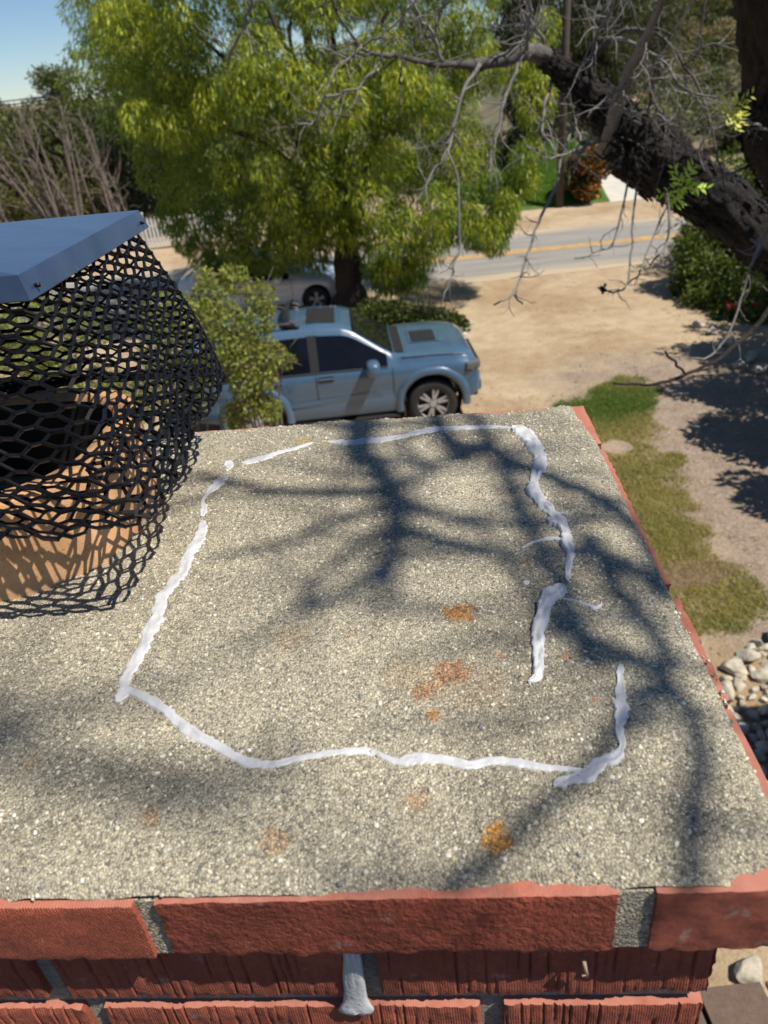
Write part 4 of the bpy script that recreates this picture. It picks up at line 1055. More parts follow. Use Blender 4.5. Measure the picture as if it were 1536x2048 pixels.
# --- picket fence across the road
fence = empty('picket_fence', (-6.5, 29.45, 0), 0, 'white wooden picket fence across the road behind the big tree', 'fence')
pk = MB(); pk.put([(-.042, 0, 0), (.042, 0, 0), (.042, 0, .98), (0, 0, 1.08), (-.042, 0, .98), (-.042, .02, 0), (.042, .02, 0), (.042, .02, .98), (0, .02, 1.08), (-.042, .02, .98)], [(0, 1, 2, 3, 4), (9, 8, 7, 6, 5), (0, 5, 6, 1), (1, 6, 7, 2), (2, 7, 8, 3), (3, 8, 9, 4), (4, 9, 5, 0)])
pkm = mesh(np.concatenate(pk.v), pk.f); pkm.materials.append(MT['white_paint'])
for i in range(44):
    o = bpy.data.objects.new('picket', pkm); C.objects.link(o); o.parent = fence
    o.location = (-3.4 + i * .145, -.03, .06); o.rotation_euler = (0, rng.normal() * .012, 0)
for z in (.3, .82):
    k = MB(); k.box((-.25, .015, z), (6.5, .04, .09)); k.build('rail', MT['white_paint'], fence)
for x in (-3.45, -1.3, .85, 2.95):
    k = MB(); k.box((x, .09, .62), (.11, .11, 1.25)); k.box((x, .09, 1.27), (.15, .15, .05)); k.build('post', MT['white_paint'], fence)
# terracotta pot in front of the evergreens
k = MB(); k.lathe([(0, 0), (.22, 0), (.32, .5), (.36, .52), (.36, .62), (.30, .62), (.28, .5), (0, .5)], 18, 'z', (-8.3, 30.6, 0))
tag(k.build('clay_pot', plain('terracotta', (.36, .12, .05), .8), None, False, True), 'terracotta pot in the shade behind the picket fence', 'pot')

# --- flowering shrub in front of the parked car, left
FL = leaf_mat('purple_blossom', (1, 1, 1), .3)
acc = []
def bush_px(name, label, spots, n, size, aspect, ta, tb, seed, flowers=None, droop=.1, cat='shrub', mat='leaf_shrub', group=None):
    """spots: (px, py, distance, radius) of the leaf clumps seen in the photograph"""
    cc = np.array([ony(x, y, Y) for x, y, Y, _ in spots]); rr = np.array([(q, q, q) for *_, q in spots])
    base = cc.mean(0) * [1, 1, 0]; t = empty(name, base, 0, label, cat, group); k = MB(); r = np.random.default_rng(seed)
    for i, c_ in enumerate(cc[:14]):
        b = base + r.normal(size=3) * [.12, .08, 0]
        k.tube(catmull([b, (b + c_) / 2 + r.normal(size=3) * .1, c_ + [0, 0, rr[i][0] * .6]], 5), np.linspace(.022, .005, 11), 5)
        for q in range(5):
            d = r.normal(size=3) * rr[i][0] * .8; k.tube([c_, c_ + d * .6 + r.normal(size=3) * .03, c_ + d * 1.2], [.006, .005, .003], 4)
    k.build('stem', MT['bark_grey'], t, True, True)
    leaf_cloud('foliage', cc, rr, n, size, aspect, MT[mat], t, ta, tb, droop, seed, shell=.15)
    if flowers: leaf_cloud('blossom', cc, rr, flowers, size * .55, .9, FL, t, (.20, .05, .22), (.34, .12, .36), 0, seed + 3, shell=.5)
    return t
bush_px('flowering_shrub', 'loose green shrub with small purple flowers in front of the blue car', [(420, 590, 9.4, .22), (470, 560, 9.6, .2), (520, 590, 9.5, .2), (535, 620, 9.4, .10), (400, 640, 9.2, .25), (450, 640, 9.2, .25), (505, 655, 9.2, .22), (540, 650, 9.3, .08), (480, 700, 9.1, .28), (540, 710, 9.1, .2), (570, 720, 9.1, .12), (440, 700, 9.0, .25), (530, 755, 9.0, .16), (490, 760, 9.0, .22), (500, 800, 9.0, .22), (540, 820, 9.0, .16), (470, 830, 9.1, .2), (410, 560, 9.6, .15)],
        8000, .052, .55, (.13, .18, .03), (.34, .36, .08), 71, 520, .1)
gsp = []
for i in range(46):
    gsp.append((rng.uniform(-160, 400), rng.uniform(610, 850), rng.uniform(9.0, 11.6), rng.uniform(.22, .36)))
for gi in range(5):
    bush_px('garden_shrub', ['spreading yellow-green garden shrub seen through the mesh, nearest the blue car', 'garden shrub seen through the middle of the mesh cowl', 'garden shrub seen through the left part of the mesh cowl', 'low garden shrub seen just above the flue', 'garden shrub past the left edge behind the cowl'][gi],
            sorted(gsp, key=lambda q: -q[0])[gi * 9:gi * 9 + 9], 4200, .062, .5, (.11, .17, .03), (.31, .34, .075), 80 + gi, 90, .05)
# --- low hedge right of the tree trunk
bush_px('low_hedge', 'low leafy hedge behind the bonnet of the blue car', [(760, 640, 16.4, .35), (790, 635, 16.5, .38), (820, 640, 16.3, .36), (850, 640, 16.3, .36), (875, 645, 16.2, .33), (900, 650, 16.1, .3), (915, 652, 16.0, .24), (745, 625, 17, .35), (730, 640, 16.6, .3), (840, 655, 15.9, .3), (890, 662, 15.8, .25)],
        9000, .10, .45, (.03, .055, .012), (.11, .14, .03), 91, 60)
# spiky plant in the hedge
t = empty('spiky_plant', onz(855, 668, 0), 0, 'dark spiky plant standing up from the low hedge', 'plant'); k = MB()
for i in range(26):
    a = rng.random() * 6.28; d = np.array([math.cos(a) * .28, math.sin(a) * .28, .85 * (.6 + .5 * rng.random())]); b = onz(855, 668, 0) + np.array([0, 0, .1])
    s_ = np.array([-math.sin(a), math.cos(a), 0]) * .022
    k.put([b - s_, b + s_, b + d * .6 + s_, b + d * .6 - s_, b + d], [(0, 1, 2, 3), (3, 2, 4)])
k.build('leaf_blade', plain('spiky_leaf', (.04, .055, .025), .5), t, True); tag(t.children[0], kind='stuff')
# --- shrubs along the right side
RG1, RG2 = (.040, .075, .013), (.135, .18, .035)
FLR = leaf_mat('red_blossom', (1, 1, 1), .3)
bush_px('evergreen_shrub', 'dark green shrub on the right beside the drive, under the leaning trunk', [(1370, 500, 17.2, .35), (1400, 480, 17.5, .5), (1450, 470, 17.6, .6), (1500, 480, 17.2, .7), (1380, 550, 16.8, .4), (1420, 560, 16.5, .6), (1470, 560, 16.4, .7), (1530, 560, 16.2, .7), (1400, 600, 16.0, .4), (1440, 610, 15.8, .5), (1490, 620, 15.6, .5), (1360, 575, 16.9, .2), (1390, 520, 17, .35)], 16000, .12, .42, RG1, RG2, 100, group='shrubs along the right side')
bush_px('evergreen_shrub', 'lower right-hand shrub with a few red flowers', [(1450, 640, 15.0, .3), (1490, 650, 14.8, .4), (1530, 640, 14.7, .5), (1570, 660, 14.5, .5), (1510, 690, 14.4, .35), (1550, 700, 14.2, .4), (1580, 600, 15, .6)], 9000, .11, .42, RG1, RG2, 101, group='shrubs along the right side')
o_ = [q for q in bpy.data.objects if q.get('label') == 'lower right-hand shrub with a few red flowers'][0]
leaf_cloud('blossom', [ony(1465, 612, 14.6), ony(1480, 618, 14.6), ony(1515, 610, 14.5), ony(1455, 605, 14.8)], np.array([.10, .06, .06, .05]), 22, .07, .8, FLR, o_, (.30, .01, .03), (.45, .02, .09), 0, 9)
for i, (x, y, rd, h) in enumerate(((9.9, 18.6, 1.7, 2.9), (9.1, 14.0, 1.3, 3.6), (8.0, 12.2, 1.1, 3.4), (7.3, 10.6, 1.1, 3.4), (6.7, 9.0, 1.0, 3.2), (6.2, 7.4, .8, 2.8))):
    shrub('evergreen_shrub', (x, y, 0), rd, h, ['', '', 'evergreen shrub at the right edge, farthest along the gravel yard', 'evergreen shrub at the right edge above the dark shadow on the gravel', 'evergreen shrub at the right edge, level with the lawn', 'evergreen shrub at the right edge, nearest the rock heap'][i] if i > 1 else ('tall evergreen shrub at the right edge behind the leaning trunk' if i == 0 else 'tall evergreen shrub at the right edge casting a long shadow on the drive'), 5000, .15, .42, RG1, RG2, 110 + i, nclump=26, group='shrubs along the right side')

# --- across the road on the right
n = 26000
pts = np.column_stack([6.1 + 3.4 * rng.random(n), 29.6 + 6.5 * rng.random(n)])
lz = lambda x, y: np.clip((y - 29.5) / 4.5, 0, 1) * 1.7
mb = MB(); a_, b_ = np.meshgrid(np.linspace(5.9, 9.7, 10), np.linspace(29.4, 36.5, 14), indexing='ij')
mb.grid(np.stack([a_, b_, lz(a_, b_) + .015], -1)); tag(mb.build('lawn_bank', plain('grassy_soil', (.07, .12, .02), .95, var=.3), smooth=True), kind='structure')
gr = blades('grass', np.column_stack([pts, lz(pts[:, 0], pts[:, 1]) + .01]), .09, .03, (.08, .19, .012), (.13, .25, .02), 9, .6)
tag(gr, 'bright green lawn bank across the road', 'grass')
OR = leaf_mat('orange_blossom', (1, 1, 1), .3)
shrub('flowering_bush', (8.75, 29.6, 0), .95, 2.0, 'bush covered in orange flowers across the road beside the pole', 7000, .12, .45, (.02, .035, .01), (.07, .08, .02), 130, flowers=(2600, .085, (.40, .13, .02), (.50, .22, .05), OR), nclump=22, cat='bush')
pole = empty('utility_pole', (7.75, 29.35, 0), 0, 'brown wooden utility pole across the road', 'pole')
k = MB(); k.tube([(7.75, 29.35, -.2), (7.78, 29.35, 4), (7.83, 29.35, 10.5)], [.15, .14, .11], 12); k.build('shaft', MT['wood_pole'], pole, True, True)
k = MB(); k.box((7.83, 29.35, 9.9), (2.2, .11, .12)); k.build('crossarm', MT['wood_pole'], pole, True)
MT['wire'] = plain('black_cable', (.02, .02, .022), .6)
for i, (ya, yb, lab) in enumerate(((205, 188, 'upper of the two power lines in the left-hand sky'), (213, 195, 'lower of the two power lines in the left-hand sky'))):
    A_, B_ = ony(-10, ya + 1, 33), ony(135, yb, 33); d = (B_ - A_) / (B_[0] - A_[0])
    P_ = [A_ + d * s_ + np.array([0, 0, .0016 * (s_ - 3) ** 2]) for s_ in np.linspace(-22, 20.5, 24)]
    k = MB(); k.tube(P_, .022, 5); tag(k.build('power_line', MT['wire'], None, False, True), lab, 'cable', 'power lines')
simple_tree('pepper_tree', (9.5, 36.5, 0), 8, (9.7, 36.5, 5.0), (3.3, 2.2, 3.9), 'dark weeping tree behind the utility pole', 'tree', 'leaf_shrub', 26000, .26, .2, (.020, .034, .010), (.075, .085, .03), 140, 80, (.5, 1.0), droop=.8)
simple_tree('pepper_tree', (12.9, 39, .3), 8, (13.0, 39, 5.6), (2.6, 2.0, 2.6), 'dull green weeping tree above the far house', 'tree', 'leaf_shrub', 14000, .26, .2, (.03, .045, .014), (.10, .11, .04), 141, 50, (.5, 1.0), droop=.8)
shrub('evergreen_shrub', (7.2, 33.0, 1.0), 1.1, 1.7, 'dark shrub at the top of the lawn bank', 6000, .16, .4, DK1, MD1, 142, nclump=20)
# hillside scrub
for i in range(95):
    y = rng.uniform(38, 76); x = rng.uniform(.30 * y + 2, .52 * y + 6); z = float(ground_z(np.array(x), np.array(y)))
    if abs(x - (18.5 + .0 * y)) < 2.6 and 48 < y < 58: continue
    rd = rng.uniform(1.1, 2.3)
    d = bool(rng.random() < .55)
    shrub('hillside_shrub', (x, y, z), rd, rd * rng.uniform(.9, 1.5), 'grey-green scrub bush on the far hillside' if d else 'dry olive scrub bush on the far hillside', 1800, .26, .35, (.075, .10, .035) if d else (.14, .13, .06), (.18, .20, .08) if d else (.28, .24, .13), 200 + i, group='green scrub on the hillside' if d else 'dry scrub on the hillside', nclump=10)
# house on the hillside
MT['tile'] = plain('orange_roof_tile', (.34, .20, .14), .85, var=.2, nscale=12)
MT['glass'] = (lambda: None)()
def glass_mat(name, col, rough=.06):
    M, t, p = new_mat(name); n = noise(t, position(t), 3, 2)
    t.links.new(ramp(t, n, [(.3, col), (.7, tuple(c * 1.3 for c in col))]), p.inputs['Base Color'])
    p.inputs['Roughness'].default_value = rough; p.inputs['Specular IOR Level'].default_value = .6; return M
MT['glass'] = glass_mat('dark_window_glass', (.012, .014, .018))
def far_house(x, y, z, w_, d_, h_, label, rz):
    t = empty('far_house', (x, y, z), rz, label, 'house')
    k = MB(); k.box((0, 0, h_ / 2 - .4), (w_, d_, h_ + .8)); k.build('wall', MT['stucco'], t)
    k = MB(); e = .35; hx, hy = w_ / 2 + e, d_ / 2 + e
    k.put([(-hx, -hy, h_), (hx, -hy, h_), (hx, hy, h_), (-hx, hy, h_), (-hx * .55, 0, h_ + 1.1), (hx * .55, 0, h_ + 1.1)], [(0, 1, 5, 4), (1, 2, 5), (2, 3, 4, 5), (3, 0, 4), (0, 3, 2, 1)]); k.build('roof', MT['tile'], t)
    for wx in (-w_ * .3, w_ * .05, w_ * .33):
        k = MB(); k.box((wx, -d_ / 2 - .01, h_ * .55), (.9, .06, 1.0)); f_ = k.build('window', MT['white_paint'], t)
        k = MB(); k.box((wx, -d_ / 2 - .045, h_ * .55), (.74, .03, .84)); k.build('pane', MT['glass'], f_)
p_ = ony(1265, 265, 50); far_house(17.2, 50, p_[2] - 1.0, 3.2, 4, 2.0, 'cream house with orange tiled roof below the hillside', .2)
p_ = ony(1285, 165, 66); far_house(22.6, 66, p_[2] - 1.6, 2.6, 4, 1.7, 'small pale house higher on the hillside', -.1)
# hillside road and bare cut
hp = [(24, 70), (40, 66), (41, 70), (25, 74.5)]
mb = MB(); a_ = np.array([[(x, y, float(ground_z(np.array(x), np.array(y))) + .5) for x, y in ((hp[0][0] + (hp[1][0] - hp[0][0]) * s_ / 7, hp[0][1] + (hp[1][1] - hp[0][1]) * s_ / 7), (hp[3][0] + (hp[2][0] - hp[3][0]) * s_ / 7, hp[3][1] + (hp[2][1] - hp[3][1]) * s_ / 7))] for s_ in range(8)])
mb.grid(a_); tag(mb.build('hill_road', MT['asphalt']), kind='structure')

# ================================================================== PARKED CARS
def paint(name, col, rough=.32):
    M, t, p = new_mat(name); P = position(t)
    n = noise(t, P, 2.5, 4); c = ramp(t, n, [(.3, tuple(x * .95 for x in col)), (.7, tuple(x * 1.05 for x in col))])
    dz = noise(t, P, 9, 5, .7); c = mixc(t, ramp(t, dz, [(.5, (0, 0, 0)), (.9, (.10, .10, .10))]), c, (.36, .30, .22))
    t.links.new(c, p.inputs['Base Color']); p.inputs['Roughness'].default_value = rough
    p.inputs['Coat Weight'].default_value = 1.0; p.inputs['Coat Roughness'].default_value = .03
    return M
MT['tyre'] = plain('tyre_rubber', (.022, .022, .022), .85, var=.2, nscale=20)
MT['silver'] = plain('alloy_silver', (.42, .42, .43), .35, .3, var=.05)
MT['black_trim'] = plain('black_plastic_trim', (.018, .018, .02), .5, var=.15, nscale=20)
MT['car_glass'] = glass_mat('tinted_car_glass', (.004, .005, .008), .03); MT['car_glass'].node_tree.nodes['Principled BSDF'].inputs['Specular IOR Level'].default_value = .35
MT['lamp'] = glass_mat('headlamp_lens', (.10, .10, .11), .05)
MT['amber'] = plain('amber_lens', (.55, .16, .02), .2)
MT['red_lens'] = plain('red_lens', (.30, .01, .012), .2)

def make_car(name, label, loc, rz, K, paint_m):
    """x forward from the rear axle, y to the left, z up; K holds the body's curves"""
    t = empty(name, loc, rz, label, 'car')
    I = lambda key, x: np.interp(x, [a for a, _ in K[key]], [b for _, b in K[key]])
    def section(x):
        wd = float(I('w', x)); zt_ = float(I('top', x)); wr = float(I('roofw', x)); zb = float(I('bot', x)); zs = min(float(I('belt', x)), zt_ - .035)
        c_ = K['cabin'](x)
        P_ = [(wd * .78, zb - .02), (wd * .955, zb), (wd * .985, zb + .10), (wd * .99, zb + .24), (wd * .975, zb + .30)]
        zm = zb + .30
        P_ += [(wd * .992, zm + (zs - zm) * .35), (wd * 1.0, zm + (zs - zm) * .68), (wd * .985, zm + (zs - zm) * .9), (wd * .955, zs)]
        rt_ = zt_ - (.055 if c_ > .5 else .03)
        P_ += [((wd * .955) * .52 + wr * .48 if False else wd * .955 + (wr - wd * .955) * .5, zs + (rt_ - zs) * .5), (wr, rt_), (wr * .93, zt_ - (.018 if c_ > .5 else .010)), (wr * .6, zt_ - .004), (0, zt_)]
        return np.array(P_)
    xs = np.unique(np.concatenate([np.linspace(K['x0'], K['x1'], 74), [a for a, _ in K['top']]]))
    S = np.array([section(x) for x in xs]); nS = S.shape[1]
    full = np.concatenate([S, S[:, -2::-1] * [-1, 1]], 1)
    Vv = np.concatenate([np.repeat(xs[:, None, None], full.shape[1], 1), full], 2)
    nb_ = full.shape[1]; n_x = len(xs)
    f = [(i * nb_ + j, (i + 1) * nb_ + j, (i + 1) * nb_ + (j + 1) % nb_, i * nb_ + (j + 1) % nb_) for i in range(n_x - 1) for j in range(nb_)]
    f += [tuple(range(nb_)), tuple((n_x - 1) * nb_ + j for j in range(nb_ - 1, -1, -1))]
    body = add('body', mesh(Vv.reshape(-1, 3), f, True), paint_m, t)
    bm_ = bmesh.new(); bm_.from_mesh(body.data); bmesh.ops.recalc_face_normals(bm_, faces=bm_.faces[:]); bm_.to_mesh(body.data); bm_.free()
    wb, rw, ar = K['wb'], K['tyre'], K['arch']
    # cut the wheel wells
    cut = MB()
    for wx in (0, wb):
        for sgn in (-1, 1):
            c_ = []
            for yy in (.52, 1.3):
                c_.append([(wx + ar * math.cos(a), sgn * yy, rw + .03 + ar * math.sin(a)) for a in np.linspace(0, 2 * math.pi, 29)[:-1]])
            c_ = np.array(c_).reshape(-1, 3); q = 28
            cut.put(c_, [(j, (j + 1) % q, q + (j + 1) % q, q + j) for j in range(q)] + [tuple(range(q - 1, -1, -1)), tuple(range(q, 2 * q))])
    cme = mesh(np.concatenate(cut.v), cut.f); b2 = bmesh.new(); b2.from_mesh(cme); bmesh.ops.recalc_face_normals(b2, faces=b2.faces[:]); b2.to_mesh(cme); b2.free()
    co = bpy.data.objects.new('tmp_cut', cme); C.objects.link(co); co.parent = t
    md = body.modifiers.new('bo', 'BOOLEAN'); md.object = co; md.operation = 'DIFFERENCE'; md.solver = 'EXACT'
    dg = bpy.context.evaluated_depsgraph_get(); me2 = bpy.data.meshes.new_from_object(body.evaluated_get(dg))
    body.modifiers.clear(); body.data = me2; bpy.data.objects.remove(co)
    if len(me2.materials) == 0: me2.materials.append(paint_m)
    try: me2.set_sharp_from_angle(angle=R(38))
    except Exception: pass
    # side surface between belt and roof rail
    def side(x, q, sgn, off):
        P_ = section(x); a, b = P_[8], P_[10]
        y = a[0] + (b[0] - a[0]) * q; z = a[1] + (b[1] - a[1]) * q
        nl = np.array([b[1] - a[1], -(b[0] - a[0])]); nl /= np.linalg.norm(nl)
        return (x, sgn * (y + nl[0] * off), z + nl[1] * off)
    for sgn in (-1, 1):
        for (xa, xb) in K['panes']:
            k = MB(); g = []
            for x in np.linspace(xa, xb, 16): g.append([side(x, q, sgn, .012) for q in (.05, .3, .6, .88)])
            k.grid(np.array(g)); o = k.build('side_window', MT['car_glass'], t, False, True)
        for (xa, xb) in K['pillars']:
            k = MB(); k.grid(np.array([[side(x, q, sgn, .010) for q in (.04, .5, .9)] for x in np.linspace(xa, xb, 3)])); k.build('pillar_trim', MT['black_trim'], t)
        # door seams, handles, sill
        for xd in K['seams']:
            k = MB(); P_ = section(xd); q = [(xd, sgn * (p_[0] + .0015), p_[1]) for p_ in P_[3:9]]; k.tube(q, .0055, 5); k.build('door_seam', MT['black_trim'], t)
        for xh in K['handles']:
            P_ = section(xh); k = MB(); k.box((xh, sgn * (P_[7][0] - .002), P_[7][1] - .045), (.24, .03, .085)); hd = k.build('door_handle', MT['black_trim'], t)
            k = MB(); k.box((xh, sgn * (P_[7][0] + .022), P_[7][1] - .04), (.25, .025, .03)); bevel(k.build('grip', paint_m, hd), .008)
        k = MB(); zb = K['bot'][2][1]; k.box((wb / 2, sgn * (K['wmax'] * .93), zb - .07), (wb - 2 * ar - .12, .16, .05)); bevel(k.build('side_step', MT['black_trim'], t), .012)
        # mirror
        mx = K['mirror']; P_ = section(mx); zs = P_[8][1]
        b = bmesh.new(); bmesh.ops.create_icosphere(b, subdivisions=3, radius=1)
        for v in b.verts:
            c_ = np.array(v.co); c_ = np.sign(c_) * np.abs(c_) ** .7; v.co = c_ * [.115, .17, .125]
        me = bpy.data.meshes.new('mirror'); b.to_mesh(me); b.free(); me.polygons.foreach_set('use_smooth', np.ones(len(me.polygons), bool))
        o = add('mirror', me, paint_m, t); o.location = (mx, sgn * (K['wmax'] + .115), zs + .06)
        k = MB(); k.box((0, -sgn * .13, -.07), (.09, .2, .05)); k.build('mirror_arm', MT['black_trim'], o)
    # windscreen, rear glass
    def top_glass(nm, xa, xb, wfrac, off):
        k = MB(); g = []
        for x in np.linspace(xa, xb, 12):
            P_ = section(x); row = []
            for q in np.linspace(-1, 1, 13):
                yy = abs(q) * P_[10][0] * wfrac
                zz_ = np.interp(yy, [P_[13][0], P_[12][0], P_[11][0], P_[10][0]], [P_[13][1], P_[12][1], P_[11][1], P_[10][1]])
                row.append((x + off * .75 * (1 if nm == 'windscreen' else -1), math.copysign(yy, q), zz_ + off * .8))
            g.append(row)
        k.grid(np.array(g)); k.build(nm, MT['car_glass'], t, False, True)
    top_glass('windscreen', *K['ws'], .93, .014); top_glass('rear_window', *K['rs'], .90, .014)
    # wheels
    for wx in (0, wb):
        for sgn in (-1, 1):
            wl = empty('wheel', (wx, sgn * (K['wmax'] - .15), rw)); wl.parent = t
            k = MB(); k.lathe([(rw * .62, -.12), (rw * .80, -.135), (rw * .95, -.125), (rw, -.085), (rw, .085), (rw * .95, .125), (rw * .80, .135), (rw * .62, .12)], 36, 'y'); k.build('tyre', MT['tyre'], wl, False, True)
            k = MB(); k.lathe([(rw * .64, -.10), (rw * .64, .10)], 30, 'y'); k.lathe([(0.001, sgn * .02), (rw * .64, sgn * .02)], 30, 'y'); k.build('rim', MT['black_trim'], wl, False, True)
            k = MB(); k.lathe([(rw * .60, sgn * .085), (rw * .655, sgn * .122), (rw * .665, sgn * .09)], 32, 'y')
            for s_ in range(K['spokes']):
                for w2 in (-.16, .16):
                    a = s_ * 2 * math.pi / K['spokes'] + .3; ca, sa = math.cos(a + w2 * .95), math.sin(a + w2 * .95)
                    d = np.array([ca, 0, sa]); n_ = np.array([-sa, 0, ca]); y_ = np.array([0, sgn, 0])
                    k.box(d * rw * .40 + y_ * .085, (rw * .46, .05, .034), np.column_stack([d, y_, n_]))
            k.lathe([(0.001, sgn * .115), (.055, sgn * .115), (.065, sgn * .07)], 14, 'y'); k.build('spokes', MT['silver'], wl)
            # wheel well lining
            k = MB(); k.lathe([(ar - .01, -.32), (ar - .01, .10)] if sgn > 0 else [(ar - .01, -.10), (ar - .01, .32)], 26, 'y', (wx, sgn * (K['wmax'] - .15), rw + .03)); k.build('wheel_well', MT['black_trim'], t)
            # arch flare
            if K['flare']:
                g = []
                for a in np.linspace(R(-8), R(188), 30):
                    sq = 1 + .05 * abs(math.sin(2 * a)); row = []
                    wy = float(I('w', wx + ar * math.cos(a)))
                    for rr_, yo in ((ar - .005, -.05), (ar - .002, .040), (ar + .03, .050), (ar + .085, .034), (ar + .12, -.012)):
                        row.append((wx + rr_ * sq * math.cos(a), sgn * (wy * .985 + yo), rw + .03 + rr_ * sq * math.sin(a)))
                    g.append(row)
                k = MB(); k.grid(np.array(g)); k.build('wheel_arch', paint_m, t, False, True)
    return t, section
KS = dict(x0=-1.12, x1=3.64, wb=2.85, tyre=.405, arch=.485, wmax=.95, spokes=6, flare=True,
    w=[(-1.12, .86), (-1.02, .925), (-.6, .945), (0, .95), (2.85, .95), (3.3, .945), (3.48, .925), (3.58, .88), (3.64, .80)],
    top=[(-1.12, 1.12), (-1.09, 1.24), (-1.0, 1.55), (-.90, 1.71), (-.76, 1.755), (.1, 1.785), (1.1, 1.785), (1.50, 1.750), (1.64, 1.70), (2.30, 1.265), (2.36, 1.255), (2.95, 1.245), (3.25, 1.225), (3.44, 1.185), (3.54, 1.12), (3.60, 1.0), (3.64, .88)],
    roofw=[(-1.12, .76), (-1.09, .78), (-.90, .69), (.1, .685), (1.4, .675), (1.64, .67), (2.30, .82), (2.44, .86), (3.25, .85), (3.44, .82), (3.56, .76), (3.64, .62)],
    belt=[(-1.12, 1.0), (-1.05, 1.12), (0, 1.13), (1.0, 1.12), (2.3, 1.10), (3.3, 1.08), (3.5, 1.04), (3.64, .84)],
    bot=[(-1.12, .55), (-.6, .45), (0, .36), (2.6, .36), (3.2, .38), (3.45, .45), (3.64, .52)],
    cabin=lambda x: 1.0 if -1.0 < x < 2.2 else 0.0, panes=[(1.10, 2.17), (.14, .96), (-.87, .0)], pillars=[(.95, 1.11), (-.01, .15)], seams=[2.24, 1.03, .16], handles=[1.19, .36], mirror=1.93, ws=(1.66, 2.27), rs=(-1.06, -.92))
MT['blue'] = paint('powder_blue_paint', (.050, .104, .176))
A_ = onz(867, 808, .405)
car_rz = R(1.0)
# near-side front wheel stands at A_; the near side is the car's right side
fx = np.array([math.cos(car_rz), math.sin(car_rz), 0]); lf_ = np.array([-math.sin(car_rz), math.cos(car_rz), 0])
org = A_ - fx * 2.85 + lf_ * .92
suv, sec = make_car('parked_car', 'powder blue off-road car with black roof rack parked below the chimney', (org[0], org[1], 0), car_rz, KS, MT['blue'])
def cbox(nm, c, d, m_, bv=.01, par=None, rot=None):
    k = MB(); k.box(c, d, rot); o = k.build(nm, MT[m_] if isinstance(m_, str) else m_, par or suv)
    if bv: bevel(o, bv)
    return o
def roof_patch(nm, xa, xb, ya, yb, off, m_):
    k = MB(); g = []
    for x in np.linspace(xa, xb, 8):
        P_ = sec(x); row = []
        for yy in np.linspace(ya, yb, 8):
            z_ = np.interp(abs(yy), [P_[13][0], P_[12][0], P_[11][0], P_[10][0]], [P_[13][1], P_[12][1], P_[11][1], P_[10][1]]); row.append((x, yy, z_ + off))
        g.append(row)
    k.grid(np.array(g)); return k.build(nm, MT[m_], suv, False, True)
roof_patch('sunroof', .96, 1.42, -.42, .42, .008, 'black_trim')
roof_patch('bonnet_scoop', 2.62, 3.02, -.27, .27, .020, 'black_trim')
o = roof_patch('scoop_lip', 2.57, 3.07, -.31, .31, .010, 'black_trim'); o.data.materials[0] = MT['blue']
roof_patch('cowl_panel', 2.31, 2.45, -.70, .70, .012, 'black_trim')
for sgn in (-1, 1):
    k = MB(); P_ = [(-.80, sgn * .60, 1.76), (-.70, sgn * .61, 1.84), (.60, sgn * .61, 1.86), (.86, sgn * .60, 1.79)]; k.tube(catmull(P_, 5), .028, 8); k.build('roof_rail', MT['black_trim'], suv, False, True)
for x in (-.55, -.12, .35):
    cbox('rack_bar', (x, 0, 1.862), (.07, 1.2, .03), 'black_trim')
# upright fairing hoop at the front of the rack
k = MB(); g = [(.86, -.58, 1.77), (.76, -.60, 1.92), (.72, -.2, 1.965), (.72, .2, 1.965), (.76, .60, 1.92), (.86, .58, 1.77)]
k.grid(np.array([[np.array(p_) + [0, 0, dz_ * 0] - np.array([dz_, 0, 0]) + np.array([0, -p_[1] * dz_ * .6, -dz_ * .55]) for dz_ in (0, .07, .14)] for p_ in catmull(g, 5)])); o = k.build('rack_fairing', MT['black_trim'], suv, False, True); sm = o.modifiers.new('s', 'SOLIDIFY'); sm.thickness = .02
for sgn in (-1, 1):
    k = MB(); k.tube([(x, sgn * (sec(x)[10][0] + .012), sec(x)[10][1] - .002) for x in np.linspace(2.40, 3.46, 14)], .006, 5); k.build('bonnet_seam', MT['black_trim'], suv)
    k = MB(); k.tube([(1.0 + .6 * q_, sgn * .05, 1.79) for q_ in (0, .01)], .004, 4)
for sgn in (-1, 1):
    k = MB(); k.tube([(x, sgn * (sec(x)[8][0] + .006), sec(x)[8][1] + .01) for x in np.linspace(-.87, 2.17, 20)], .010, 5); k.build('belt_trim', MT['black_trim'], suv)
cbox('front_bumper', (3.570, 0, .60), (.20, 1.60, .20), MT['blue'], .05)
cbox('skid_plate', (3.530, 0, .45), (.18, 1.45, .12), 'black_trim', .03)
cbox('grille', (3.635, 0, .85), (.09, 1.05, .20), 'black_trim', .02)
cbox('rear_bumper', (-1.12, 0, .58), (.18, 1.7, .20), 'black_trim', .04)
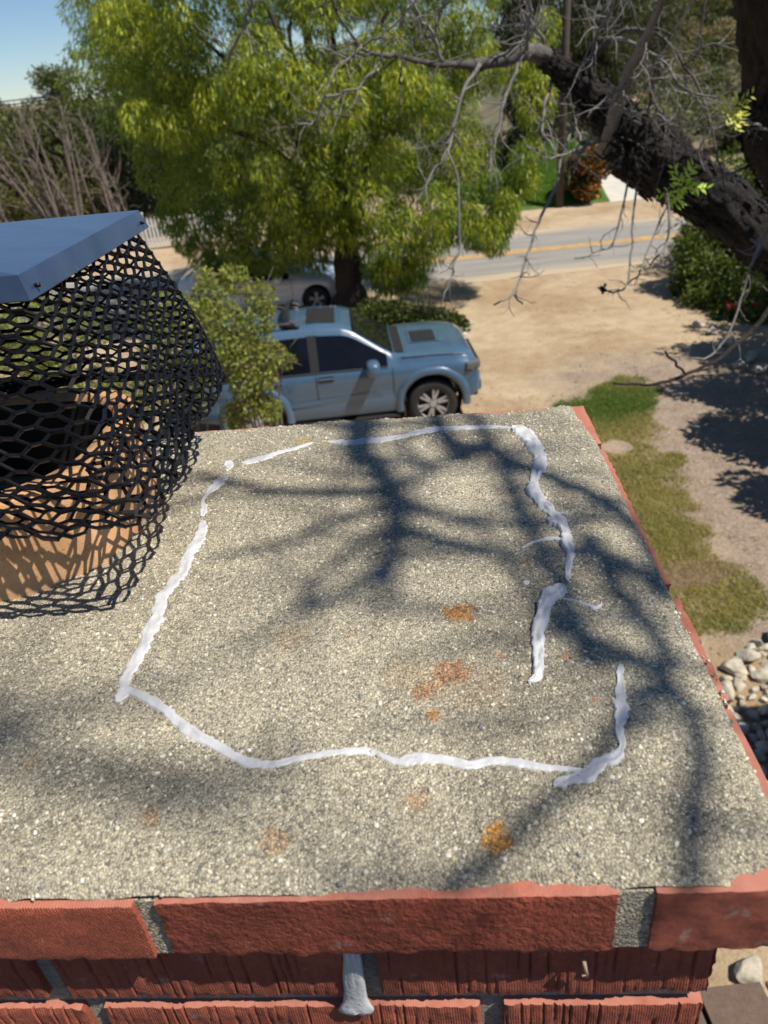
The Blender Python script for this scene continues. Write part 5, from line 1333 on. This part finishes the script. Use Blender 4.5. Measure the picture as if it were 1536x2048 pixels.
for sgn in (-1, 1):
    hl = cbox('headlight', (3.49, sgn * .835, .985), (.26, .19, .13), 'lamp', .03, None, Matrix.Rotation(sgn * R(-24), 3, 'Z'))
    k = MB(); k.box((3.455, sgn * .905, .955), (.11, .07, .06), Matrix.Rotation(sgn * R(-18), 3, 'Z')); k.build('turn_signal', MT['amber'], hl)
    cbox('tail_light', (-1.07, sgn * .80, 1.02), (.10, .12, .28), 'red_lens', .02)
    cbox('mud_flap', (2.85 - .47, sgn * .84, .30), (.03, .22, .26), 'black_trim', .005)
    k = MB(); P_ = [(.75, 0), (2.0, .0)]
    # pressed crease along the lower doors
    a_ = sec(1.3); k.put([(.3, sgn * (a_[5][0] + .004), .66), (1.95, sgn * (a_[5][0] + .004), .74), (2.10, sgn * (a_[4][0] + .002), .60), (.3, sgn * (a_[4][0] + .028), .60)], [(0, 1, 2, 3)] if sgn > 0 else [(3, 2, 1, 0)]); k.build('door_crease', MT['blue'], suv)

KH = dict(x0=-.80, x1=3.45, wb=2.62, tyre=.315, arch=.365, wmax=.88, spokes=5, flare=False,
    w=[(-.8, .70), (-.65, .82), (-.2, .88), (2.62, .88), (3.0, .85), (3.25, .76), (3.45, .55)],
    top=[(-.8, .86), (-.74, 1.02), (-.55, 1.10), (-.1, 1.36), (.45, 1.46), (1.1, 1.47), (1.35, 1.42), (2.12, .98), (2.25, .955), (2.9, .86), (3.25, .74), (3.45, .60)],
    roofw=[(-.8, .60), (-.55, .68), (-.1, .56), (.45, .55), (1.3, .55), (2.12, .72), (2.9, .72), (3.25, .6), (3.45, .4)],
    belt=[(-.8, .84), (0, .92), (1, .90), (2.2, .86), (2.9, .80), (3.45, .58)],
    bot=[(-.8, .36), (-.4, .26), (0, .22), (2.6, .22), (3.1, .22), (3.45, .32)],
    cabin=lambda x: 1.0 if -.5 < x < 2.1 else 0.0, panes=[(.95, 2.0), (-.02, .86)], pillars=[(.85, .96)], seams=[2.05, .9, .05], handles=[1.1, .2], mirror=1.75, ws=(1.37, 2.10), rs=(-.52, -.12))
MT['white_car'] = paint('silver_white_paint', (.60, .63, .66), .3)
A2 = onz(634, 600, .315)
car2, sec2 = make_car('parked_car', 'silver white hatchback parked at the roadside behind the big tree', (A2[0] - 2.62, A2[1] + .85, 0), 0.0, KH, MT['white_car'])
for sgn in (-1, 1):
    cbox('headlight', (3.12, sgn * .66, .66), (.30, .16, .12), 'lamp', .03, car2, Matrix.Rotation(sgn * R(-30), 3, 'Z'))
    cbox('tail_light', (-.70, sgn * .66, .80), (.12, .2, .16), 'red_lens', .03, car2)
cbox('front_bumper', (3.34, 0, .40), (.18, 1.25, .16), 'black_trim', .04, car2)

# ================================================================== NEAR TREE (bare, leaning over from the right)
FORK = ony(1700, 640, 3.7)
near = empty('bare_tree', (FORK[0] + 2.2, FORK[1] - .3, 0), 0, 'bare tree with dark rough trunk and pale twigs leaning in from the right', 'tree')
def limb_px(pts, d0, d1, name, mat, n=8, sub=6, wob=0.0, jit=0.0, seed=0, pre=None):
    """pts: (px, py, width px); depth runs from d0 to d1 along the limb"""
    a = np.array(pts, float); k_ = len(a)
    Y = np.linspace(d0, d1, k_)
    P_ = np.array([ony(a[i, 0], a[i, 1], Y[i]) for i in range(k_)])
    rad = np.array([a[i, 2] / 2 * (np.dot(P_[i] - CAM, _fw)) / FPX for i in range(k_)])
    if pre is not None:
        P_ = np.vstack([pre[0], P_]); rad = np.concatenate([pre[1], rad])
    Q = catmull(P_, sub); rr_ = np.interp(np.linspace(0, 1, len(Q)), np.linspace(0, 1, len(P_)), rad)
    if jit: Q = Q + jit * np.stack([fbm(np.column_stack([np.arange(len(Q)) * .45, np.full(len(Q), s_ * 7.0 + seed), np.zeros(len(Q))]), s_ + seed) for s_ in range(3)], -1) * np.minimum(np.arange(len(Q)) / 3, 1)[:, None]
    return Q, rr_
def twigs(mb, Q, rr_, n, length, seed, spread=1.0, depth=1, down=0.0):
    r = np.random.default_rng(seed)
    for _ in range(n):
        i = r.integers(len(Q) // 6, len(Q) - 1); b = Q[i]
        t_ = Q[min(i + 1, len(Q) - 1)] - Q[max(i - 1, 0)]; t_ /= np.linalg.norm(t_) + 1e-9
        d = r.normal(size=3) * spread * np.array([1, .55, 1]) + t_ * .6; d[2] -= down; d /= np.linalg.norm(d)
        L_ = length * (.35 + .9 * r.random()); pts = [b]; cur = r.normal(size=3) * .55
        for s_ in range(5):
            d = d + cur * .32 + r.normal(size=3) * .22; d /= np.linalg.norm(d); pts.append(pts[-1] + d * L_ / 5)
        q = catmull(pts, 3); r0 = min(rr_[i] * .6, .0024 + .0024 * r.random()) * (.75 + .25 * depth)
        ra = np.linspace(r0, r0 * .3, len(q)); mb.tube(q, ra, 5)
        if depth > 0: twigs(mb, q, ra, 2 + int(r.integers(3)), length * .5, int(r.integers(1e6)), 1.1, depth - 1, down)
# main leaning trunk
Q, ra = limb_px([(1620, 560, 120), (1536, 480, 118), (1440, 410, 108), (1350, 350, 112), (1275, 300, 112), (1225, 235, 70), (1185, 195, 62), (1145, 160, 52), (1095, 118, 40)], 3.75, 3.45, '', None, seed=1,
                pre=([near.location[:], (FORK + [.25, .1, -.6])], [.30, .22]))
Q = catmull(np.vstack([Q]), 3)[::1]; ra = np.interp(np.linspace(0, 1, len(Q)), np.linspace(0, 1, len(ra)), ra)
lump = 1 + .16 * fbm(np.column_stack([np.arange(len(Q)) * .12, np.zeros(len(Q)), np.zeros(len(Q))]), 4)
k = MB()
def bark_tube(k, Q, rad, n=40, amp=.10, seed=0):
    Q = np.asarray(Q); kk = len(Q); t_ = np.gradient(Q, axis=0); t_ /= np.linalg.norm(t_, axis=1)[:, None]
    a = np.cross(t_, [.31, .17, .93]); a /= np.linalg.norm(a, axis=1)[:, None]; b = np.cross(t_, a)
    ang = np.arange(n) * 2 * math.pi / n; L_ = np.concatenate([[0], np.cumsum(np.linalg.norm(np.diff(Q, axis=0), axis=1))])
    cs, sn = np.cos(ang)[None] + 0 * L_[:, None], np.sin(ang)[None] + 0 * L_[:, None]; LL = L_[:, None] + 0 * cs
    fiss = np.abs(fbm(np.stack([cs * 4.2, sn * 4.2, LL * 9], -1), seed, 3)); lumps = fbm(np.stack([cs * 1.2, sn * 1.2, LL * 5], -1), seed + 5, 3)
    rr_ = rad[:, None] * (1 + amp * lumps + amp * 1.2 * (np.minimum(fiss, .5) - .25))
    Vv = Q[:, None] + rr_[..., None] * (cs[..., None] * a[:, None] + sn[..., None] * b[:, None])
    Vv = np.concatenate([Vv, Vv[:, :1]], 1); k.grid(Vv)
bark_tube(k, Q, ra * lump, 60, .24, 3)
k.build('trunk', MT['bark_dark'], near, True, True)
# plates of lifted bark
def flakes(Q, rad, n, seed, name='bark_plate'):
    r = np.random.default_rng(seed); k = MB(); T_ = np.gradient(Q, axis=0); T_ /= np.linalg.norm(T_, axis=1)[:, None]
    for _ in range(n):
        i = int(r.integers(len(Q))); t_ = T_[i]; a = np.cross(t_, [.31, .17, .93]); a /= np.linalg.norm(a); b = np.cross(t_, a); an = r.random() * 6.283
        nn_ = a * math.cos(an) + b * math.sin(an); sd_ = np.cross(t_, nn_); c_ = Q[i] + t_ * r.normal() * .01 + nn_ * rad[i] * (.97 + .08 * r.random())
        tl = t_ + nn_ * r.normal() * .25 + sd_ * r.normal() * .2; tl /= np.linalg.norm(tl); s2 = np.cross(tl, nn_); s2 /= np.linalg.norm(s2)
        k.box(c_, (.018 + .05 * r.random(), .006 + .012 * r.random(), .004 + .006 * r.random()), np.column_stack([tl, s2, np.cross(tl, s2)]), .7)
    o = k.build(name, MT['bark_dark'], near, True); tag(o, kind='stuff')
flakes(Q[int(len(Q) * .15):], (ra * lump)[int(len(Q) * .15):], 1500, 77)
# shaggy broken knot on the trunk
k = MB(); kc = ony(1262, 300, 3.42); r = np.random.default_rng(8)
for i in range(60):
    d = r.normal(size=3); d /= np.linalg.norm(d); b = kc + d * .05
    k.tube([b, b + d * .05 + r.normal(size=3) * .015, b + d * .085 + r.normal(size=3) * .03], [.008, .006, .002], 5)
k.build('knot', MT['bark_dark'], near, True); tag(near.children[-1], kind='stuff') if near.children else None
# second, steeper limb at the right edge
PRE = ([FORK + [.25, .1, -.6], FORK + [-.02, -.15, .05]], [.2, .14])
Q2, ra2 = limb_px([(1640, 460, 90), (1560, 350, 78), (1520, 255, 66), (1535, 150, 96), (1545, 60, 132), (1530, -40, 130), (1490, -200, 110)], 3.2, 2.5, '', None, seed=2, pre=PRE)
up = np.array([(1.9, 1.6, 6.9), (1.55, .6, 7.5)]); Q2 = np.vstack([Q2, catmull(np.vstack([Q2[-1], up]), 6)[1:]]); ra2 = np.concatenate([ra2, np.linspace(ra2[-1], .045, 12)])
flakes(Q2[4:30], ra2[4:30], 700, 78)
k = MB(); bark_tube(k, Q2, ra2, 60, .26, 13); k.build('limb', MT['bark_dark'], near, True, True)
BR = [
 ([(1095, 118, 40), (1048, 102, 32), (990, 122, 24), (930, 130, 20), (870, 126, 16), (800, 114, 13), (765, 110, 11), (724, 95, 9), (692, 50, 7), (660, -5, 6)], 3.45, 3.1, 10, .22, 'bark_branch'),
 ([(1205, 310, 26), (1218, 268, 28), (1238, 205, 27), (1262, 140, 24), (1290, 75, 22), (1318, 15, 19), (1340, -50, 17)], 3.3, 2.9, 5, .2, 'bark_twig'),
 ([(1178, 175, 20), (1180, 130, 17), (1205, 95, 14), (1245, 66, 11), (1282, 62, 10), (1330, 82, 8), (1378, 140, 7), (1412, 215, 6), (1432, 300, 5), (1450, 380, 4)], 3.4, 3.0, 7, .22, 'bark_branch'),
 ([(1150, 150, 12), (1195, 105, 10), (1240, 76, 8), (1320, 120, 7), (1370, 175, 6), (1430, 195, 5), (1490, 175, 4)], 3.4, 3.0, 7, .2, 'bark_twig'),
 ([(1053, 100, 11), (1058, 50, 9), (1062, -10, 8)], 3.3, 3.2, 3, .15, 'bark_twig'),
 ([(1100, 118, 10), (1075, 60, 8), (1045, 20, 6), (1030, -20, 5)], 3.4, 3.2, 5, .2, 'bark_twig'),
 ([(1170, 140, 9), (1195, 70, 7), (1222, 10, 6), (1235, -30, 5)], 3.4, 3.1, 5, .2, 'bark_twig'),
 ([(885, 124, 10), (868, 75, 8), (840, 35, 7), (815, -10, 6)], 3.2, 3.1, 4, .15, 'bark_twig'),
 ([(868, 78, 7), (878, 35, 6), (898, -10, 5)], 3.15, 3.0, 2, .12, 'bark_twig'),
 ([(765, 110, 8), (742, 148, 7), (705, 180, 6.5), (648, 192, 6), (638, 225, 5), (615, 248, 4.5), (585, 240, 3)], 3.1, 3.0, 6, .14, 'bark_twig'),
 ([(724, 95, 7), (692, 116, 6), (668, 145, 5), (650, 185, 4)], 3.1, 3.0, 3, .12, 'bark_twig'),
 ([(692, 117, 5), (650, 98, 4.5), (620, 88, 3)], 3.1, 3.05, 2, .1, 'bark_twig'),
 ([(724, 95, 6), (770, 62, 5), (815, 22, 4.5), (835, -10, 4)], 3.1, 3.0, 4, .14, 'bark_twig'),
 ([(960, 128, 11), (925, 185, 9), (906, 265, 8), (895, 305, 7), (862, 345, 5.5), (832, 405, 4)], 3.2, 3.0, 6, .14, 'bark_twig'),
 ([(895, 300, 6), (913, 360, 6), (919, 440, 6), (917, 505, 5.5), (906, 545, 5), (895, 565, 4.5), (884, 612, 4)], 3.05, 2.9, 4, .09, 'bark_twig'),
 ([(1048, 105, 10), (1020, 165, 9), (1002, 230, 7), (985, 300, 5.5), (975, 350, 4)], 3.3, 3.1, 6, .14, 'bark_twig'),
 ([(1118, 130, 8), (1090, 200, 7), (1085, 260, 6), (1108, 300, 5)], 3.3, 3.1, 4, .14, 'bark_twig'),
 ([(1172, 190, 8), (1130, 290, 7), (1108, 380, 7), (1072, 455, 7), (1050, 530, 6.5), (1028, 590, 5.5), (986, 607, 4.5)], 3.2, 2.9, 5, .09, 'bark_twig'),
 ([(1028, 590, 5), (1046, 612, 4)], 2.9, 2.9, 0, .1, 'bark_twig'),
 ([(1262, 325, 6), (1235, 470, 5.5), (1200, 500, 5), (1150, 520, 3.5)], 3.3, 3.1, 4, .09, 'bark_twig'),
 ([(1278, 335, 6), (1264, 480, 5.5), (1258, 560, 5), (1235, 582, 5), (1196, 577, 4)], 3.3, 3.0, 3, .08, 'bark_twig'),
 ([(1352, 372, 6), (1300, 490, 5), (1278, 545, 4.5), (1254, 565, 4)], 3.3, 3.0, 3, .09, 'bark_twig'),
 ([(1330, 345, 7), (1338, 470, 6), (1300, 530, 4)], 3.3, 3.1, 4, .12, 'bark_twig'),
 ([(1560, 590, 13), (1500, 665, 12), (1440, 715, 10.5), (1370, 750, 9), (1300, 771, 7.5), (1228, 768, 6)], 2.8, 2.5, 1, .08, 'bark_mid'),
 ([(1372, 749, 7), (1350, 725, 6.5), (1328, 706, 6)], 2.6, 2.55, 0, .1, 'bark_mid'),
 ([(1560, 420, 8), (1512, 500, 7), (1480, 600, 6), (1448, 680, 5.5), (1415, 714, 5), (1378, 716, 3)], 3.2, 2.9, 4, .12, 'bark_twig'),
 ([(1580, 290, 10), (1500, 330, 8), (1430, 365, 7), (1385, 382, 5)], 3.2, 2.9, 2, .12, 'bark_twig'),
 ([(1545, 258, 8), (1500, 250, 7), (1462, 232, 5)], 2.9, 2.7, 1, .08, 'bark_twig'),
 ([(1222, 275, 8), (1190, 287, 7), (1140, 305, 6), (1100, 315, 5), (1055, 295, 4)], 3.35, 3.1, 5, .12, 'bark_twig'),
 ([(1400, -20, 10), (1350, 60, 9), (1322, 110, 8), (1305, 190, 6), (1290, 300, 5)], 3.0, 3.2, 4, .2, 'bark_mid'),
 ([(1412, -20, 8), (1400, 80, 7), (1370, 190, 6), (1345, 300, 5), (1360, 380, 4)], 3.0, 3.2, 5, .2, 'bark_mid'),
 ([(1260, 330, 8), (1230, 300, 7), (1255, 240, 6), (1310, 225, 5), (1350, 255, 5), (1400, 240, 4), (1460, 235, 3)], 3.3, 3.1, 7, .18, 'bark_twig'),
 ([(1310, 330, 8), (1330, 250, 7), (1300, 190, 6), (1330, 130, 5), (1420, 90, 4), (1480, 90, 3)], 3.4, 3.2, 8, .2, 'bark_twig'),
 ([(1440, 400, 8), (1400, 320, 6), (1420, 240, 5), (1380, 190, 4), (1310, 180, 3)], 3.5, 3.3, 8, .2, 'bark_twig'),
 ([(455, 130, 7), (470, 90, 7), (490, 50, 8), (505, -5, 8)], 3.1, 3.0, 3, .14, 'bark_twig'),
 ([(1180, 190, 7), (1150, 235, 6), (1160, 280, 5), (1130, 330, 4)], 3.4, 3.2, 5, .12, 'bark_twig'),
]
for bi, (pts, d0, d1, ntw, ln_, mt) in enumerate(BR):
    if 1090 < pts[0][0] < 1460 and pts[0][1] < 450 and bi > 0: d0 = 3.58
    Q, ra = limb_px(pts, d0, d1, '', None, jit=.006, seed=20 + bi)
    ra = np.where(ra < .020, ra * .8, ra)
    k = MB(); k.tube(Q, ra, 7, wob=.12, seed=bi)
    twigs(k, Q, ra, int(ntw * 2.6), ln_ * 1.2, 300 + bi, .8, 1, .15)
    k.build('branch', MT[mt], near, True, True)
# overhead branches (out of the picture) whose shadows fall on the crown
SD = SUN / SUN[2]
def caster(path, t0, t1, w0, w1, ntw, seed, root=None):
    P_ = [on_crown(x, y) + SD * h for (x, y), h in zip(path, np.linspace(t0, t1, len(path)))]
    if root is not None: P_ = [np.array(root)] + P_
    Q = catmull(P_, 6); ra = np.linspace(w0, w1, len(Q)); k = MB(); k.tube(Q, ra, 7)
    twigs(k, Q, ra, ntw, .20, seed, .9, 1)
    k.build('branch', MT['bark_twig'], near, True, True); return Q
root = Q2[-1]
c1 = caster([(720, 850), (745, 920), (785, 985), (792, 1045), (782, 1120), (770, 1200)], 2.03, 1.72, 0.0175, 0.0053, 9, 401, root)
caster([(785, 985), (650, 985), (560, 983), (470, 965), (385, 945)], 1.93, 1.62, 0.0087, 0.0048, 3, 402)
caster([(780, 1000), (900, 1036), (1000, 1046), (1100, 1048), (1185, 1030), (1230, 1000)], 1.93, 1.72, 0.0067, 0.0054, 4, 403)
caster([(790, 1045), (880, 1085), (980, 1100), (1025, 1135), (1060, 1180), (1120, 1260)], 1.83, 1.72, 0.0081, 0.0041, 4, 404)
caster([(770, 1010), (650, 1050), (560, 1088), (430, 1115)], 1.93, 1.62, 0.0060, 0.0033, 3, 405)
caster([(785, 1120), (700, 1182), (590, 1225)], 1.83, 1.62, 0.0060, 0.0033, 2, 406)
caster([(880, 858), (960, 890), (1040, 930), (1120, 962), (1200, 1000), (1270, 1055), (1305, 1120), (1340, 1200)], 1.93, 1.52, 0.0108, 0.0067, 5, 407, root)
caster([(1180, 1075), (1235, 1180), (1290, 1245), (1332, 1310), (1310, 1380), (1240, 1440), (1190, 1525), (1060, 1640), (900, 1790)], 1.72, 1.22, 0.0087, 0.0039, 4, 408)
caster([(1100, 1140), (1150, 1250), (1230, 1300), (1320, 1350), (1400, 1500), (1380, 1640), (1370, 1790)], 1.72, 1.42, 0.0081, 0.0060, 4, 409, root)
caster([(610, 850), (700, 858), (780, 850), (860, 846)], 2.03, 1.93, 0.0067, 0.0041, 3, 410)
caster([(780, 985), (850, 940), (800, 890), (830, 860)], 2.03, 1.93, 0.0067, 0.0048, 3, 411)
caster([(-120, 1520), (80, 1530), (260, 1570), (420, 1570), (560, 1540)], 3.40, 3.20, 0.0098, 0.0070, 4, 412, (1.5, -.8, 8.1))
caster([(-100, 1430), (60, 1440), (200, 1400), (330, 1380)], 3.60, 3.40, 0.0077, 0.0052, 4, 413, (1.6, -.7, 8.2))
caster([(1130, 1100), (1240, 1120), (1330, 1190)], 1.83, 1.62, 0.0087, 0.0054, 3, 414)
# young leaf sprigs
def sprig(px, py, Y, s, ta, label, seed):
    b = ony(px, py, Y); r = np.random.default_rng(seed); Vv, F, T = [], [], []
    for i in range(13):
        d = r.normal(size=3) * [1, .5, .8]; d[2] += .1; d /= np.linalg.norm(d); Lr = s * (.7 + .5 * r.random())
        for q in range(7):
            p0 = b + d * Lr * (q + 1) / 7; sd_ = np.cross(d, r.normal(size=3) + [0, -2, 1]); sd_ /= np.linalg.norm(sd_); ax = d * .6 + sd_ * (1 if q % 2 else -1) * .8 + r.normal(size=3) * .15; ax /= np.linalg.norm(ax)
            wv = np.cross(ax, [0, -.8, .6] + r.normal(size=3) * .2); wv /= np.linalg.norm(wv); L_ = s * .42; i0 = len(Vv)
            Vv += [p0, p0 + ax * L_ * .45 + wv * L_ * .16, p0 + ax * L_, p0 + ax * L_ * .45 - wv * L_ * .16]; F += [(i0, i0 + 1, i0 + 2), (i0, i0 + 2, i0 + 3)]; T += [np.array(ta) * (.75 + .5 * r.random())] * 4
    o = add('leaf_sprig', mesh(np.array(Vv), np.array(F), tint=np.array(T)), MT['leaf_shrub'], near, True); tag(o, label)
sprig(1363, 372, 2.80, .075, (.42, .60, .06), 'sprig of fresh green leaves on the bare tree', 1)
sprig(1465, 214, 2.66, .062, (.55, .58, .10), 'sprig of yellow-green young leaves on the bare tree', 2)
k = MB(); b = ony(1205, 577, 3.0)
for i in range(7): k.box(b + rng.normal(size=3) * .006, (.009, .006, .014))
k.build('withered_leaf', MT['bark_dark'], near, True)
